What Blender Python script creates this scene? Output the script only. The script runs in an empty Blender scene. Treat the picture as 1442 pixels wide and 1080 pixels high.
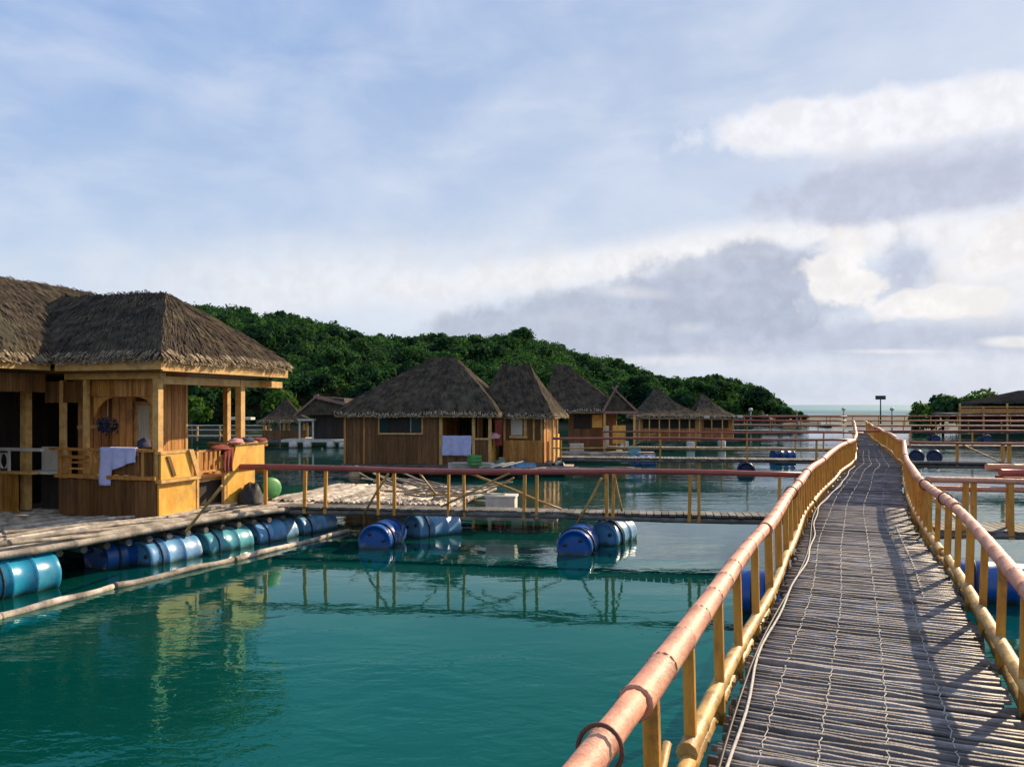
import bpy, math, random
import numpy as np
from mathutils import Vector, Matrix, noise as mnoise
R = math.radians
random.seed(7); rng = np.random.default_rng(7)
scene = bpy.context.scene
col = scene.collection

# ------------------------------------------------------------------ camera
F = 1110.0            # focal length in photograph pixels (1442 wide)
H = 2.35              # eye height above the water
HZ = 570.0            # horizon row
cam = bpy.data.cameras.new('camera'); camo = bpy.data.objects.new('camera', cam); col.objects.link(camo)
camo.location = (0, 0, H); camo.rotation_euler = (R(90), 0, 0)
cam.sensor_width = 36; cam.lens = 36 * F / 1442; cam.shift_y = 30 / 1442
cam.clip_start = 0.05; cam.clip_end = 40000
scene.camera = camo

# ------------------------------------------------------------------ sun
SUN_A, SUN_EL = 43.0, 28.0     # degrees from +X towards +Y, elevation
sd = Vector((math.cos(R(SUN_A)) * math.cos(R(SUN_EL)), math.sin(R(SUN_A)) * math.cos(R(SUN_EL)), math.sin(R(SUN_EL))))
sl = bpy.data.lights.new('sun', 'SUN'); sl.energy = 5.0; sl.angle = R(0.6); sl.color = (1.0, 0.80, 0.56)
so = bpy.data.objects.new('sun', sl); col.objects.link(so)
so.rotation_euler = sd.to_track_quat('Z', 'Y').to_euler(); so.location = (30, 20, 30)

# ------------------------------------------------------------------ node helper
class S:
    """a float socket with arithmetic"""
    nt = None
    def __init__(s, k): s.k = k
    @staticmethod
    def m(op, *a, clamp=False):
        n = S.nt.nodes.new('ShaderNodeMath'); n.operation = op; n.use_clamp = clamp
        for i, v in enumerate(a):
            if isinstance(v, S): S.nt.links.new(v.k, n.inputs[i])
            else: n.inputs[i].default_value = v
        return S(n.outputs[0])
    def __add__(s, o): return S.m('ADD', s, o)
    __radd__ = __add__
    def __sub__(s, o): return S.m('SUBTRACT', s, o)
    def __rsub__(s, o): return S.m('SUBTRACT', o, s)
    def __mul__(s, o): return S.m('MULTIPLY', s, o)
    __rmul__ = __mul__
    def __truediv__(s, o): return S.m('DIVIDE', s, o)
def smooth(v, lo, hi):
    n = S.nt.nodes.new('ShaderNodeMapRange'); n.interpolation_type = 'SMOOTHSTEP'
    S.nt.links.new(v.k, n.inputs['Value']); n.inputs['From Min'].default_value = lo; n.inputs['From Max'].default_value = hi
    return S(n.outputs['Result'])
def mixc(f, a, b):
    n = S.nt.nodes.new('ShaderNodeMix'); n.data_type = 'RGBA'
    for sk, v in ((n.inputs[0], f), (n.inputs[6], a), (n.inputs[7], b)):
        if isinstance(v, S): S.nt.links.new(v.k, sk)
        elif isinstance(v, (int, float)): sk.default_value = v
        elif isinstance(v, tuple): sk.default_value = (*v[:3], 1)
        else: S.nt.links.new(v, sk)
    return n.outputs[2]
def comb(x, y, z):
    n = S.nt.nodes.new('ShaderNodeCombineXYZ')
    for i, v in enumerate((x, y, z)):
        if isinstance(v, S): S.nt.links.new(v.k, n.inputs[i])
        else: n.inputs[i].default_value = v
    return n.outputs[0]
def ntex(vec, scale, detail=4, rough=0.55, dist=0.0, color=False):
    n = S.nt.nodes.new('ShaderNodeTexNoise'); n.inputs['Scale'].default_value = scale
    n.inputs['Detail'].default_value = detail; n.inputs['Roughness'].default_value = rough
    n.inputs['Distortion'].default_value = dist
    if vec is not None: S.nt.links.new(vec, n.inputs['Vector'])
    return S(n.outputs['Fac'])
def node(t, **kw):
    n = S.nt.nodes.new(t)
    for k, v in kw.items(): setattr(n, k, v)
    return n

# ------------------------------------------------------------------ sky
world = bpy.data.worlds.new('World'); scene.world = world; world.use_nodes = True
S.nt = world.node_tree; S.nt.nodes.clear()
tc = node('ShaderNodeTexCoord'); sp = node('ShaderNodeSeparateXYZ'); S.nt.links.new(tc.outputs['Generated'], sp.inputs[0])
dx, dy, dz = (S(sp.outputs[i]) for i in range(3))
az = S.m('ARCTAN2', dx, dy) * 57.29578
hyp = S.m('SQRT', dx * dx + dy * dy)
el = S.m('ARCTAN2', dz, hyp) * 57.29578
def sky_pt(x, y):
    a = math.atan((x - 721) / F); return math.degrees(a), math.degrees(math.atan((HZ - y) / F * math.cos(a)))
vec = comb(az * 0.1, el * 0.1, 0.0)
vecs = comb(az * 0.07, el * 0.13, 3.0)
nbig = ntex(vec, 2.4, 4, 0.55, 0.15)
nfine = ntex(vec, 7.0, 5, 0.55, 0.2)
nstreak = ntex(vecs, 1.7, 4, 0.5, 0.3)
nst2 = ntex(comb(az * 0.08, el * 0.3, 9.0), 1.5, 4, 0.5, 0.3)
nis = node('ShaderNodeTexSky', sky_type='NISHITA', sun_disc=False)
nis.sun_elevation = R(SUN_EL); nis.sun_rotation = R(90 - SUN_A); nis.air_density = 1.0; nis.dust_density = 1.5; nis.ozone_density = 2.0
nsc = node('ShaderNodeVectorMath', operation='SCALE'); S.nt.links.new(nis.outputs[0], nsc.inputs[0]); nsc.inputs['Scale'].default_value = 0.10
# thin high veil over the blue
g = smooth(el, 0.0, 30.0)
veil = mixc(smooth(az, -40.0, 30.0), mixc(g, (0.56, 0.67, 0.82), (0.22, 0.385, 0.72)), mixc(g, (0.65, 0.70, 0.80), (0.42, 0.52, 0.71)))
c = mixc(0.90, nsc.outputs[0], veil)
c = mixc(smooth(nstreak, 0.30, 0.85) * 0.40, c, (0.80, 0.83, 0.90))
# clouds: px centre, px radii, tilt (deg), raggedness, softness, colour, opacity
CL = [
 (430, 400, 400, 70, -6, 0.7, 1.0, (0.82, 0.82, 0.84), 0.70),
 (930, 362, 460, 34, -7, 0.6, 0.8, (0.86, 0.85, 0.86), 0.85),
 (1290, 335, 300, 36, 0, 0.7, 0.7, (0.84, 0.83, 0.85), 0.85),
 (1290, 262, 275, 50, -2, 0.55, 0.30, (0.50, 0.54, 0.68), 0.85),
 (1250, 168, 360, 46, 1, 0.8, 0.30, (0.86, 0.86, 0.90), 0.88),
 (1330, 212, 320, 18, 1, 0.7, 0.9, (0.66, 0.68, 0.78), 0.6),
 (910, 450, 385, 62, -7, 0.5, 0.24, (0.45, 0.50, 0.61), 0.84),
 (1020, 404, 180, 58, -8, 0.65, 0.24, (0.45, 0.50, 0.62), 0.85),
 (1200, 480, 420, 34, 0, 0.6, 0.7, (0.46, 0.51, 0.64), 0.80),
 (1380, 388, 150, 66, 0, 0.8, 0.5, (0.80, 0.79, 0.81), 0.75),
 (1278, 372, 46, 46, 0, 0.8, 0.6, (0.48, 0.54, 0.68), 0.8),
 (1190, 392, 62, 54, -8, 1.6, 0.28, (0.90, 0.87, 0.86), 0.9),
 (1310, 428, 110, 22, -2, 1.5, 0.30, (0.90, 0.87, 0.86), 0.85),
 (1400, 355, 90, 36, -3, 1.6, 0.30, (0.86, 0.84, 0.84), 0.85),
 (885, 412, 50, 10, 4, 1.2, 0.8, (0.74, 0.74, 0.78), 0.6),
 (975, 462, 30, 8, 0, 1.2, 0.8, (0.64, 0.66, 0.72), 0.5),
 (1000, 545, 900, 44, 0, 0.3, 1.0, (0.55, 0.61, 0.73), 0.7),
 (1262, 495, 90, 4, 2, 1.0, 0.9, (0.80, 0.77, 0.80), 0.7),
 (1440, 481, 60, 8, 2, 1.0, 0.6, (0.86, 0.84, 0.84), 0.8),
 (940, 508, 90, 8, 0, 1.2, 0.9, (0.74, 0.74, 0.78), 0.6),
 (1180, 522, 260, 5, 0, 1.0, 0.9, (0.66, 0.69, 0.77), 0.5),
]
for (px, py, rx, ry, tilt, rag, soft, cc, op) in CL:
    a0, e0 = sky_pt(px, py); a1, _ = sky_pt(px + rx * .5, py); _, e1 = sky_pt(px, py - ry); _, e2 = sky_pt(px, py + ry)
    ra, re = abs(a1 - a0) * 2, abs(e1 - e2) / 2
    ct, st = math.cos(R(-tilt)), math.sin(R(-tilt))
    X = az - a0; Y = el - e0
    Xr = (X * ct + Y * st) / ra; Yr = (Y * ct - X * st) / re
    d = S.m('SQRT', Xr * Xr + Yr * Yr)
    d = d + (nbig - 0.5) * (rag * 1.5) + (nfine - 0.5) * (rag * 0.6)
    mk = S.m('SUBTRACT', 1.0, smooth(d, 1.0 - soft, 1.0 + soft * 0.5))
    shade = mixc(smooth(nfine * 0.6 + nbig * 0.4, 0.38, 0.62), tuple(v * 0.92 for v in cc), tuple(min(1, v * 1.05) for v in cc))
    c = mixc(mk * op, c, shade)
c = mixc(smooth(nst2, 0.45, 0.85) * 0.2, c, (0.84, 0.84, 0.88))
bg = node('ShaderNodeBackground'); S.nt.links.new(c, bg.inputs[0]); bg.inputs[1].default_value = 0.72
wo = node('ShaderNodeOutputWorld'); S.nt.links.new(bg.outputs[0], wo.inputs[0])

scene.view_settings.view_transform = 'Standard'; scene.view_settings.look = 'None'
scene.view_settings.exposure = 0.60; scene.view_settings.gamma = 1.0
scene.render.engine = 'CYCLES'
scene.cycles.max_bounces = 6; scene.cycles.diffuse_bounces = 3; scene.cycles.glossy_bounces = 3
scene.cycles.caustics_reflective = False; scene.cycles.caustics_refractive = False

# ------------------------------------------------------------------ materials
def mat(name, base, rough=0.7, var=None, island=0.0, scale=3.0, stretch=(1, 1, 1), bump=0.0, bscale=20.0, spec=0.4,
        grime_or_lit=None, gscale=1.5, coat=0.0):
    """base colour with noise towards `var`, random tone per island, dirt or sunlit patches `grime`"""
    m = bpy.data.materials.new(name); m.use_nodes = True; nt = m.node_tree; S.nt = nt
    b = nt.nodes['Principled BSDF']; b.inputs['Roughness'].default_value = rough
    b.inputs['Specular IOR Level'].default_value = spec
    if coat: b.inputs['Coat Weight'].default_value = coat; b.inputs['Coat Roughness'].default_value = 0.25
    tcn = node('ShaderNodeTexCoord'); mp = node('ShaderNodeMapping'); nt.links.new(tcn.outputs['Object'], mp.inputs[0])
    mp.inputs['Scale'].default_value = stretch
    v = mp.outputs[0]
    n1 = ntex(v, scale, 6, 0.65)
    colr = mixc(smooth(n1, 0.34, 0.68), base, var if var else tuple(x * 0.6 for x in base))
    if island:
        geo = node('ShaderNodeNewGeometry'); rnd = S(geo.outputs['Random Per Island'])
        hs = node('ShaderNodeHueSaturation'); nt.links.new(colr, hs.inputs['Color'])
        nt.links.new((rnd * (2 * island) + (1 - island)).k, hs.inputs['Value'])
        nt.links.new((rnd * (-0.3 * island) + 1.05).k, hs.inputs['Saturation'])
        colr = hs.outputs[0]
    if grime_or_lit:
        n2 = ntex(tcn.outputs['Object'], gscale, 5, 0.7)
        colr = mixc(smooth(n2, 0.52, 0.72) * 0.75, colr, grime_or_lit)
    nt.links.new(colr, b.inputs['Base Color'])
    if bump:
        n3 = ntex(v, bscale, 5, 0.6)
        bp = node('ShaderNodeBump'); bp.inputs['Strength'].default_value = bump; bp.inputs['Distance'].default_value = 0.02
        nt.links.new(n3.k, bp.inputs['Height']); nt.links.new(bp.outputs[0], b.inputs['Normal'])
    return m
M = {}
M['yellow'] = mat('yellow_bamboo', (0.64, 0.32, 0.055), 0.5, (0.48, 0.20, 0.03), 0.22, 5, (3, 3, .6), 0.25, 30, grime_or_lit=(0.16, 0.09, 0.04), gscale=4)
M['yellow2'] = mat('weathered_yellow_bamboo', (0.52, 0.33, 0.10), 0.5, (0.33, 0.18, 0.05), 0.2, 6, (1, 1, 1), 0.3, 25, grime_or_lit=(0.2, 0.15, 0.09), gscale=5)
M['pink'] = mat('salmon_painted_bamboo', (0.66, 0.33, 0.22), 0.55, (0.52, 0.22, 0.14), 0.08, 9, (1, 1, 1), 0.3, 45, grime_or_lit=(0.58, 0.40, 0.24), gscale=6)
M['red'] = mat('red_brown_painted_pole', (0.36, 0.095, 0.075), 0.5, (0.27, 0.07, 0.06), 0.12, 3, (1, 1, 1), 0.15, 30, grime_or_lit=(0.25, 0.13, 0.1), gscale=2)
M['slat'] = mat('grey_bamboo_slat', (0.19, 0.172, 0.166), 0.55, (0.068, 0.062, 0.062), 0.75, 5, (1, 1, 1), 0.35, 40, grime_or_lit=(0.30, 0.22, 0.15), gscale=2.5, spec=0.5)
M['pale'] = mat('bleached_bamboo', (0.52, 0.45, 0.36), 0.75, (0.17, 0.14, 0.11), 0.45, 4, (1, 1, 1), 0.4, 25, grime_or_lit=(0.07, 0.055, 0.045), gscale=1.3)
M['darkslat'] = mat('old_grey_timber', (0.17, 0.16, 0.14), 0.8, (0.08, 0.075, 0.065), 0.4, 4, (1, 1, 1), 0.4, 25, grime_or_lit=(0.09, 0.09, 0.05))
M['wall'] = mat('varnished_bamboo_board', (0.54, 0.26, 0.06), 0.5, (0.34, 0.135, 0.028), 0.28, 4, (4, 4, .5), 0.25, 30, grime_or_lit=(0.16, 0.09, 0.04), gscale=2.0)
M['wallshade'] = mat('shaded_bamboo_board', (0.19, 0.085, 0.020), 0.55, (0.11, 0.045, 0.012), 0.3, 4, (4, 4, .5), 0.25, 30, grime_or_lit=(0.11, 0.07, 0.035), gscale=1.6)  # darker copy of the wall boards: front shade is put into the colour
M['beam'] = mat('honey_timber_beam', (0.66, 0.42, 0.16), 0.5, (0.50, 0.27, 0.085), 0.12, 4, (2, 2, 2), 0.15, 30, grime_or_lit=(0.3, 0.18, 0.08), gscale=2)
M['panel'] = mat('yellow_plywood_panel', (0.78, 0.47, 0.11), 0.5, (0.64, 0.33, 0.06), 0.08, 3, (2, 2, .7), 0.1, 20, grime_or_lit=(0.36, 0.2, 0.07), gscale=2)
M['thatch'] = mat('weathered_thatch', (0.098, 0.074, 0.048), 0.95, (0.034, 0.028, 0.023), 0.5, 3.5, (1, 1, 1), 0.8, 22, spec=0.1, grime_or_lit=(0.10, 0.10, 0.06), gscale=0.8)
M['thatchedge'] = mat('dry_straw_edge', (0.36, 0.28, 0.18), 0.95, (0.2, 0.15, 0.10), 0.5, 6, (1, 1, 1), 0.5, 30, spec=0.1)
M['dark'] = mat('interior_shade_boards', (0.035, 0.026, 0.02), 0.8, (0.02, 0.015, 0.012), 0.3, 4, (3, 3, .5), 0.2, 20)  # near-black boards; shade of interiors and openings is put into the colour
M['rope'] = mat('white_nylon_rope', (0.52, 0.50, 0.46), 0.8, (0.35, 0.33, 0.30), 0.3, 20)
M['nodemark'] = mat('bamboo_node_scar', (0.42, 0.19, 0.12), 0.7, (0.30, 0.12, 0.07), 0.25, 20)
M['browntie'] = mat('brown_rubber_tie', (0.13, 0.05, 0.03), 0.6, (0.08, 0.03, 0.02), 0.1, 20)
M['black'] = mat('black_rubber', (0.008, 0.008, 0.01), 0.6, (0.03, 0.03, 0.03), 0.1, 20)
M['drum'] = mat('blue_plastic_drum', (0.004, 0.085, 0.34), 0.32, (0.004, 0.060, 0.25), 0.0, 3, (1, 1, 1), 0.1, 8, spec=0.5, grime_or_lit=(0.16, 0.22, 0.32), gscale=3)
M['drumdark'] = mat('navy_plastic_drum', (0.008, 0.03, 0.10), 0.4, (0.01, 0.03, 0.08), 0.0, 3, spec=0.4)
M['drumpale'] = mat('pale_blue_drum', (0.13, 0.33, 0.55), 0.38, (0.08, 0.24, 0.46), 0.0, 3, (1, 1, 1), 0.1, 8, spec=0.5, grime_or_lit=(0.42, 0.50, 0.56), gscale=3)  # even pale blue with lighter noise patches
M['drumcyan'] = mat('cyan_plastic_drum', (0.015, 0.27, 0.44), 0.3, (0.01, 0.20, 0.36), 0.0, 3, (1, 1, 1), 0.1, 8, spec=0.5, grime_or_lit=(0.1, 0.3, 0.4), gscale=2)
M['drumteal'] = mat('teal_plastic_drum', (0.10, 0.36, 0.42), 0.3, (0.05, 0.26, 0.34), 0.0, 3, (1, 1, 1), 0.1, 8, spec=0.5, grime_or_lit=(0.35, 0.45, 0.45), gscale=3)
M['towel'] = mat('lavender_towel', (0.55, 0.56, 0.80), 0.95, (0.44, 0.45, 0.72), 0, 6, bump=0.3, bscale=60)
M['white'] = mat('off_white_paint', (0.62, 0.58, 0.50), 0.6, (0.48, 0.44, 0.38), 0.1, 5)
M['curtain'] = mat('cream_curtain', (0.60, 0.57, 0.46), 0.9, (0.42, 0.42, 0.34), 0.1, 8, (6, 6, .4))
M['redcloth'] = mat('red_cloth', (0.22, 0.04, 0.025), 0.9, (0.12, 0.025, 0.02), 0.2, 8)
M['pinkcloth'] = mat('pink_cloth', (0.55, 0.28, 0.30), 0.9, (0.40, 0.2, 0.22), 0.2, 8)
M['navycloth'] = mat('navy_cloth', (0.02, 0.035, 0.07), 0.9, (0.05, 0.03, 0.06), 0.2, 8)
M['green'] = mat('green_plastic', (0.10, 0.34, 0.09), 0.5, (0.06, 0.24, 0.07), 0, 4)
def leafmat(name, a, b, sc):
    m = mat(name, a, 0.9, b, 0.5, sc, spec=0.08, grime_or_lit=tuple(v * 1.7 for v in a), gscale=sc * .9); nt = m.node_tree; S.nt = nt; p = nt.nodes['Principled BSDF']  # patches mix crown hues with sunlit clumps put into the leaf colour
    tr = node('ShaderNodeBsdfTranslucent'); src = p.inputs['Base Color'].links[0].from_socket
    g_ = node('ShaderNodeMix', data_type='RGBA', blend_type='MULTIPLY'); g_.inputs[0].default_value = 1.0
    nt.links.new(src, g_.inputs[6]); g_.inputs[7].default_value = (1.3, 1.6, .5, 1); nt.links.new(g_.outputs[2], tr.inputs[0])
    ms = node('ShaderNodeMixShader'); ms.inputs[0].default_value = .28; nt.links.new(p.outputs[0], ms.inputs[1]); nt.links.new(tr.outputs[0], ms.inputs[2])
    nt.links.new(ms.outputs[0], nt.nodes['Material Output'].inputs[0]); return m
M['leaf'] = leafmat('foliage', (0.044, 0.105, 0.030), (0.007, 0.032, 0.022), 0.26)  # light and dark tones imitate lit and shaded crowns of the wood
M['leaf2'] = leafmat('foliage_bright', (0.07, 0.14, 0.02), (0.025, 0.065, 0.012), 0.7)
M['leafpale'] = mat('foliage_grey', (0.15, 0.17, 0.13), 0.7, (0.08, 0.11, 0.07), 0.5, 0.9)
M['mattroof'] = mat('dark_matt_roofing', (0.035, 0.032, 0.03), 1.0, (0.02, 0.02, 0.02), 0.2, 2, spec=0.0)  # one even near-black matt colour
M['bark'] = mat('tree_bark', (0.13, 0.10, 0.075), 0.9, (0.07, 0.055, 0.04), 0, 6, (2, 2, .5), 0.5, 20)
M['earth'] = mat('hill_soil', (0.035, 0.05, 0.02), 0.95, (0.06, 0.05, 0.03), 0, 0.4)
M['stone'] = mat('shore_stone', (0.24, 0.19, 0.15), 0.9, (0.13, 0.10, 0.08), 0, 0.6, bump=0.5, bscale=3)
M['metal'] = mat('grey_metal', (0.30, 0.31, 0.32), 0.4, (0.2, 0.2, 0.21), 0, 4)
M['darkmetal'] = mat('dark_metal', (0.05, 0.05, 0.055), 0.5, (0.03, 0.03, 0.03), 0, 4)
M['tinroof'] = mat('rusty_roof', (0.30, 0.17, 0.14), 0.7, (0.18, 0.11, 0.09), 0.2, 3)
for k_ in ('drum', 'drumdark', 'drumpale', 'drumcyan', 'drumteal', 'white'):      # algae and slime just above the water
    nt = M[k_].node_tree; S.nt = nt; b_ = nt.nodes['Principled BSDF']; src = b_.inputs['Base Color'].links[0].from_socket
    ge = node('ShaderNodeNewGeometry'); sz = node('ShaderNodeSeparateXYZ'); nt.links.new(ge.outputs['Position'], sz.inputs[0])
    nz = ntex(ge.outputs['Position'], 9.0, 4, 0.6)
    f_ = smooth(S(sz.outputs[2]) + (nz - 0.5) * 0.12, 0.09, 0.0)
    nt.links.new(mixc(f_ * 0.85, src, (0.035, 0.055, 0.03)), b_.inputs['Base Color'])
def glassmat():
    m = bpy.data.materials.new('dark_window_glass'); m.use_nodes = True; b = m.node_tree.nodes['Principled BSDF']
    b.inputs['Base Color'].default_value = (0.02, 0.05, 0.05, 1); b.inputs['Roughness'].default_value = 0.08; return m
M['glass'] = glassmat()

# ------------------------------------------------------------------ mesh helpers
class MB:
    def __init__(s): s.v = []; s.f = []; s.sm = []
    def add(s, vs, fs, smooth=False):
        o = len(s.v); s.v += [tuple(p) for p in vs]; s.f += [tuple(i + o for i in f) for f in fs]; s.sm += [smooth] * len(fs)
        return s
    def box(s, c, size, rz=0, rx=0, ry=0):
        a, b, d = (q / 2 for q in size)
        m = Matrix.Translation(c) @ Matrix.Rotation(rz, 4, 'Z') @ Matrix.Rotation(ry, 4, 'Y') @ Matrix.Rotation(rx, 4, 'X')
        vs = [m @ Vector(p) for p in ((-a, -b, -d), (a, -b, -d), (a, b, -d), (-a, b, -d), (-a, -b, d), (a, -b, d), (a, b, d), (-a, b, d))]
        return s.add(vs, [(0, 3, 2, 1), (4, 5, 6, 7), (0, 1, 5, 4), (1, 2, 6, 5), (2, 3, 7, 6), (3, 0, 4, 7)])
    def span(s, x0, x1, y0, y1, z0, z1): return s.box(((x0 + x1) / 2, (y0 + y1) / 2, (z0 + z1) / 2), (x1 - x0, y1 - y0, z1 - z0))
    def beam(s, p, q, w, h, up=(0, 0, 1)):
        p = Vector(p); q = Vector(q); d = (q - p).normalized(); u = Vector(up)
        if abs(d.dot(u)) > 0.98: u = Vector((0, 1, 0))
        sx = d.cross(u).normalized(); uu = sx.cross(d).normalized(); vs = []
        for e in (p, q):
            for a, b in ((-1, -1), (1, -1), (1, 1), (-1, 1)): vs.append(e + sx * (a * w / 2) + uu * (b * h / 2))
        return s.add(vs, [(0, 1, 2, 3), (7, 6, 5, 4), (0, 4, 5, 1), (1, 5, 6, 2), (2, 6, 7, 3), (3, 7, 4, 0)])
    def tube(s, pts, r, n=8, cap=True, smooth=True):
        pts = [Vector(p) for p in pts]; rs = r if isinstance(r, (list, tuple)) else [r] * len(pts)
        vs = []; fs = []
        d0 = (pts[1] - pts[0]).normalized(); ref = Vector((0, 0, 1)) if abs(d0.z) < 0.9 else Vector((1, 0, 0))
        for i, p in enumerate(pts):
            d = (pts[min(i + 1, len(pts) - 1)] - pts[max(i - 1, 0)]).normalized()
            a = d.cross(ref).normalized(); b = a.cross(d)
            for k in range(n):
                t = 2 * math.pi * k / n; vs.append(p + (a * math.cos(t) + b * math.sin(t)) * rs[i])
        for i in range(len(pts) - 1):
            for k in range(n):
                k2 = (k + 1) % n; fs.append((i * n + k, i * n + k2, (i + 1) * n + k2, (i + 1) * n + k))
        s.add(vs, fs, smooth)
        if cap:
            o = len(s.v) - len(vs)
            s.f += [tuple(o + k for k in range(n))[::-1], tuple(o + (len(pts) - 1) * n + k for k in range(n))]; s.sm += [False] * 2
        return s
    def pole(s, p, q, r, n=8, node_gap=0.35, sag=0.0, wob=0.0):
        """a bamboo culm from p to q with raised nodes"""
        p = Vector(p); q = Vector(q); L = (q - p).length; k = max(1, int(L / node_gap)); pts = []; rs = []
        ph = random.random() * 6
        def at_(t): return p.lerp(q, t) + Vector((math.sin(ph + t * 5) * wob, math.cos(ph + t * 7) * wob, -sag * 4 * t * (1 - t) + math.sin(ph * 2 + t * 9) * wob))
        for i in range(k):
            for u, rr in ((0.0, 0.97), (0.04, 1.07), (0.08, 0.97), (0.5, 0.95)):
                pts.append(at_((i + u) / k)); rs.append(r * rr * (1 - 0.12 * (i + u) / k))
        pts.append(q); rs.append(r * 0.86)
        return s.tube(pts, rs, n)
    def lathe(s, prof, n=20, axis='X', c=(0, 0, 0)):
        vs = []; fs = []; c = Vector(c)
        for (t, r) in prof:
            for k in range(n):
                a = 2 * math.pi * k / n; p = (t, r * math.cos(a), r * math.sin(a)) if axis == 'X' else (r * math.cos(a), r * math.sin(a), t)
                vs.append(Vector(p) + c)
        for i in range(len(prof) - 1):
            for k in range(n):
                k2 = (k + 1) % n; fs.append((i * n + k, i * n + k2, (i + 1) * n + k2, (i + 1) * n + k))
        fs.append(tuple(range(n))[::-1]); fs.append(tuple((len(prof) - 1) * n + k for k in range(n)))
        return s.add(vs, fs, True)
    def build(s, name, m, parent=None, loc=None, rz=0):
        me = bpy.data.meshes.new(name); me.from_pydata(s.v, [], s.f); me.materials.append(m)
        me.polygons.foreach_set('use_smooth', s.sm); me.update()
        o = bpy.data.objects.new(name, me); col.objects.link(o)
        if loc is not None: o.location = loc; o.rotation_euler = (0, 0, rz)
        if parent: o.parent = parent
        return o
def tag(o, label=None, cat=None, group=None, kind=None):
    if label: o['label'] = label
    if cat: o['category'] = cat
    if group: o['group'] = group
    if kind: o['kind'] = kind
    return o
def empty(name, loc, rz=0, label=None, cat=None, group=None):
    o = bpy.data.objects.new(name, None); col.objects.link(o); o.location = loc; o.rotation_euler = (0, 0, rz)
    o.empty_display_size = 0.2
    return tag(o, label, cat, group)
def copy_tree(o, parent=None):
    c_ = o.copy(); col.objects.link(c_); c_.parent = parent
    for ch in o.children: copy_tree(ch, c_)
    return c_
def at(x, y, z):
    """world point at height z seen at photograph pixel (x, y)"""
    Y = F * (H - z) / (y - HZ); return Vector(((x - 721) / F * Y, Y, z))
def boards(mb, x0, x1, y, z0, z1, pitch=0.09, th=0.02, along='x', gap=0.006):
    """a wall of narrow upright boards; each board is its own island"""
    n = max(1, int(round((x1 - x0) / pitch))); w = (x1 - x0) / n
    for i in range(n):
        a = x0 + i * w; t = th * random.uniform(0.8, 1.25); dz = random.uniform(0, .01)
        if along == 'x': mb.span(a + gap / 2, a + w - gap / 2, y - t / 2, y + t / 2, z0 + dz, z1 - dz)
        else: mb.span(y - t / 2, y + t / 2, a + gap / 2, a + w - gap / 2, z0 + dz, z1 - dz)
def quads_mesh(name, P, A, B, m, parent=None):
    """numpy: quads centred at P with half axes A, B"""
    n = len(P); v = np.empty((n, 4, 3)); v[:, 0] = P - A - B; v[:, 1] = P + A - B * .6; v[:, 2] = P + A + B; v[:, 3] = P - A + B * .6
    me = bpy.data.meshes.new(name); me.vertices.add(n * 4); me.vertices.foreach_set('co', v.reshape(-1))
    me.loops.add(n * 4); me.loops.foreach_set('vertex_index', np.arange(n * 4)); me.polygons.add(n)
    me.polygons.foreach_set('loop_start', np.arange(n) * 4); me.polygons.foreach_set('loop_total', np.full(n, 4))
    me.materials.append(m); me.update(); me.validate()
    o = bpy.data.objects.new(name, me); col.objects.link(o)
    if parent: o.parent = parent
    return o

# ------------------------------------------------------------------ water
def water_mat():
    m = bpy.data.materials.new('sea_water'); m.use_nodes = True; nt = m.node_tree; S.nt = nt; nt.nodes.clear()
    g = node('ShaderNodeNewGeometry'); sx = node('ShaderNodeSeparateXYZ'); nt.links.new(g.outputs['Position'], sx.inputs[0])
    x, y = S(sx.outputs[0]), S(sx.outputs[1])
    dist = S.m('SQRT', x * x + y * y)
    n0 = ntex(comb(x, y, 0.0), 0.10, 4, 0.6)
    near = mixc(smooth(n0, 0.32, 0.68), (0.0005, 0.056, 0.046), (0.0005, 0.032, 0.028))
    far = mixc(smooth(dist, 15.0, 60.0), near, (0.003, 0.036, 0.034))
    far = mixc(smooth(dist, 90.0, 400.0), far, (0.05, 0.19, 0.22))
    # ripples: calm and ruffled patches
    patch = smooth(ntex(comb(x * 0.35, y, 2.0), 0.26, 4, 0.55), 0.40, 0.64)
    r1 = ntex(comb(x * 0.5, y * 1.0, 0.0), 2.4, 3, 0.5, 0.6)
    r2 = ntex(comb(x * 0.7, y * 1.0, 5.0), 8.0, 3, 0.55, 0.4)
    r3 = ntex(comb(x, y * 1.0, 9.0), 0.45, 2, 0.5)
    h = r1 * (patch * 0.022 + 0.0060) + r2 * (patch * 0.0095 + 0.0010) + r3 * 0.015
    bp = node('ShaderNodeBump'); bp.inputs['Strength'].default_value = 1.0; bp.inputs['Distance'].default_value = 0.55
    nt.links.new(h.k, bp.inputs['Height'])
    fr = node('ShaderNodeFresnel'); fr.inputs['IOR'].default_value = 1.48; nt.links.new(bp.outputs[0], fr.inputs['Normal'])
    ff = S(fr.outputs[0])
    df = node('ShaderNodeBsdfDiffuse'); nt.links.new(far, df.inputs['Color'])
    gl = node('ShaderNodeBsdfGlossy'); nt.links.new(bp.outputs[0], gl.inputs['Normal'])
    nt.links.new(mixc(smooth(ff, 0.18, 0.42), (0.22, 0.80, 0.72), (0.93, 0.97, 0.98)), gl.inputs['Color'])
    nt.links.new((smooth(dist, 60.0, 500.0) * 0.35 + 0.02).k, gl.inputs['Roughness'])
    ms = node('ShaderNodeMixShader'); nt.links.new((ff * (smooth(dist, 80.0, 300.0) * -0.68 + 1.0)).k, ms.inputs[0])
    nt.links.new(df.outputs[0], ms.inputs[1]); nt.links.new(gl.outputs[0], ms.inputs[2])
    o_ = node('ShaderNodeOutputMaterial'); nt.links.new(ms.outputs[0], o_.inputs[0])
    return m
w = MB(); LIM = 14000
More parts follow.
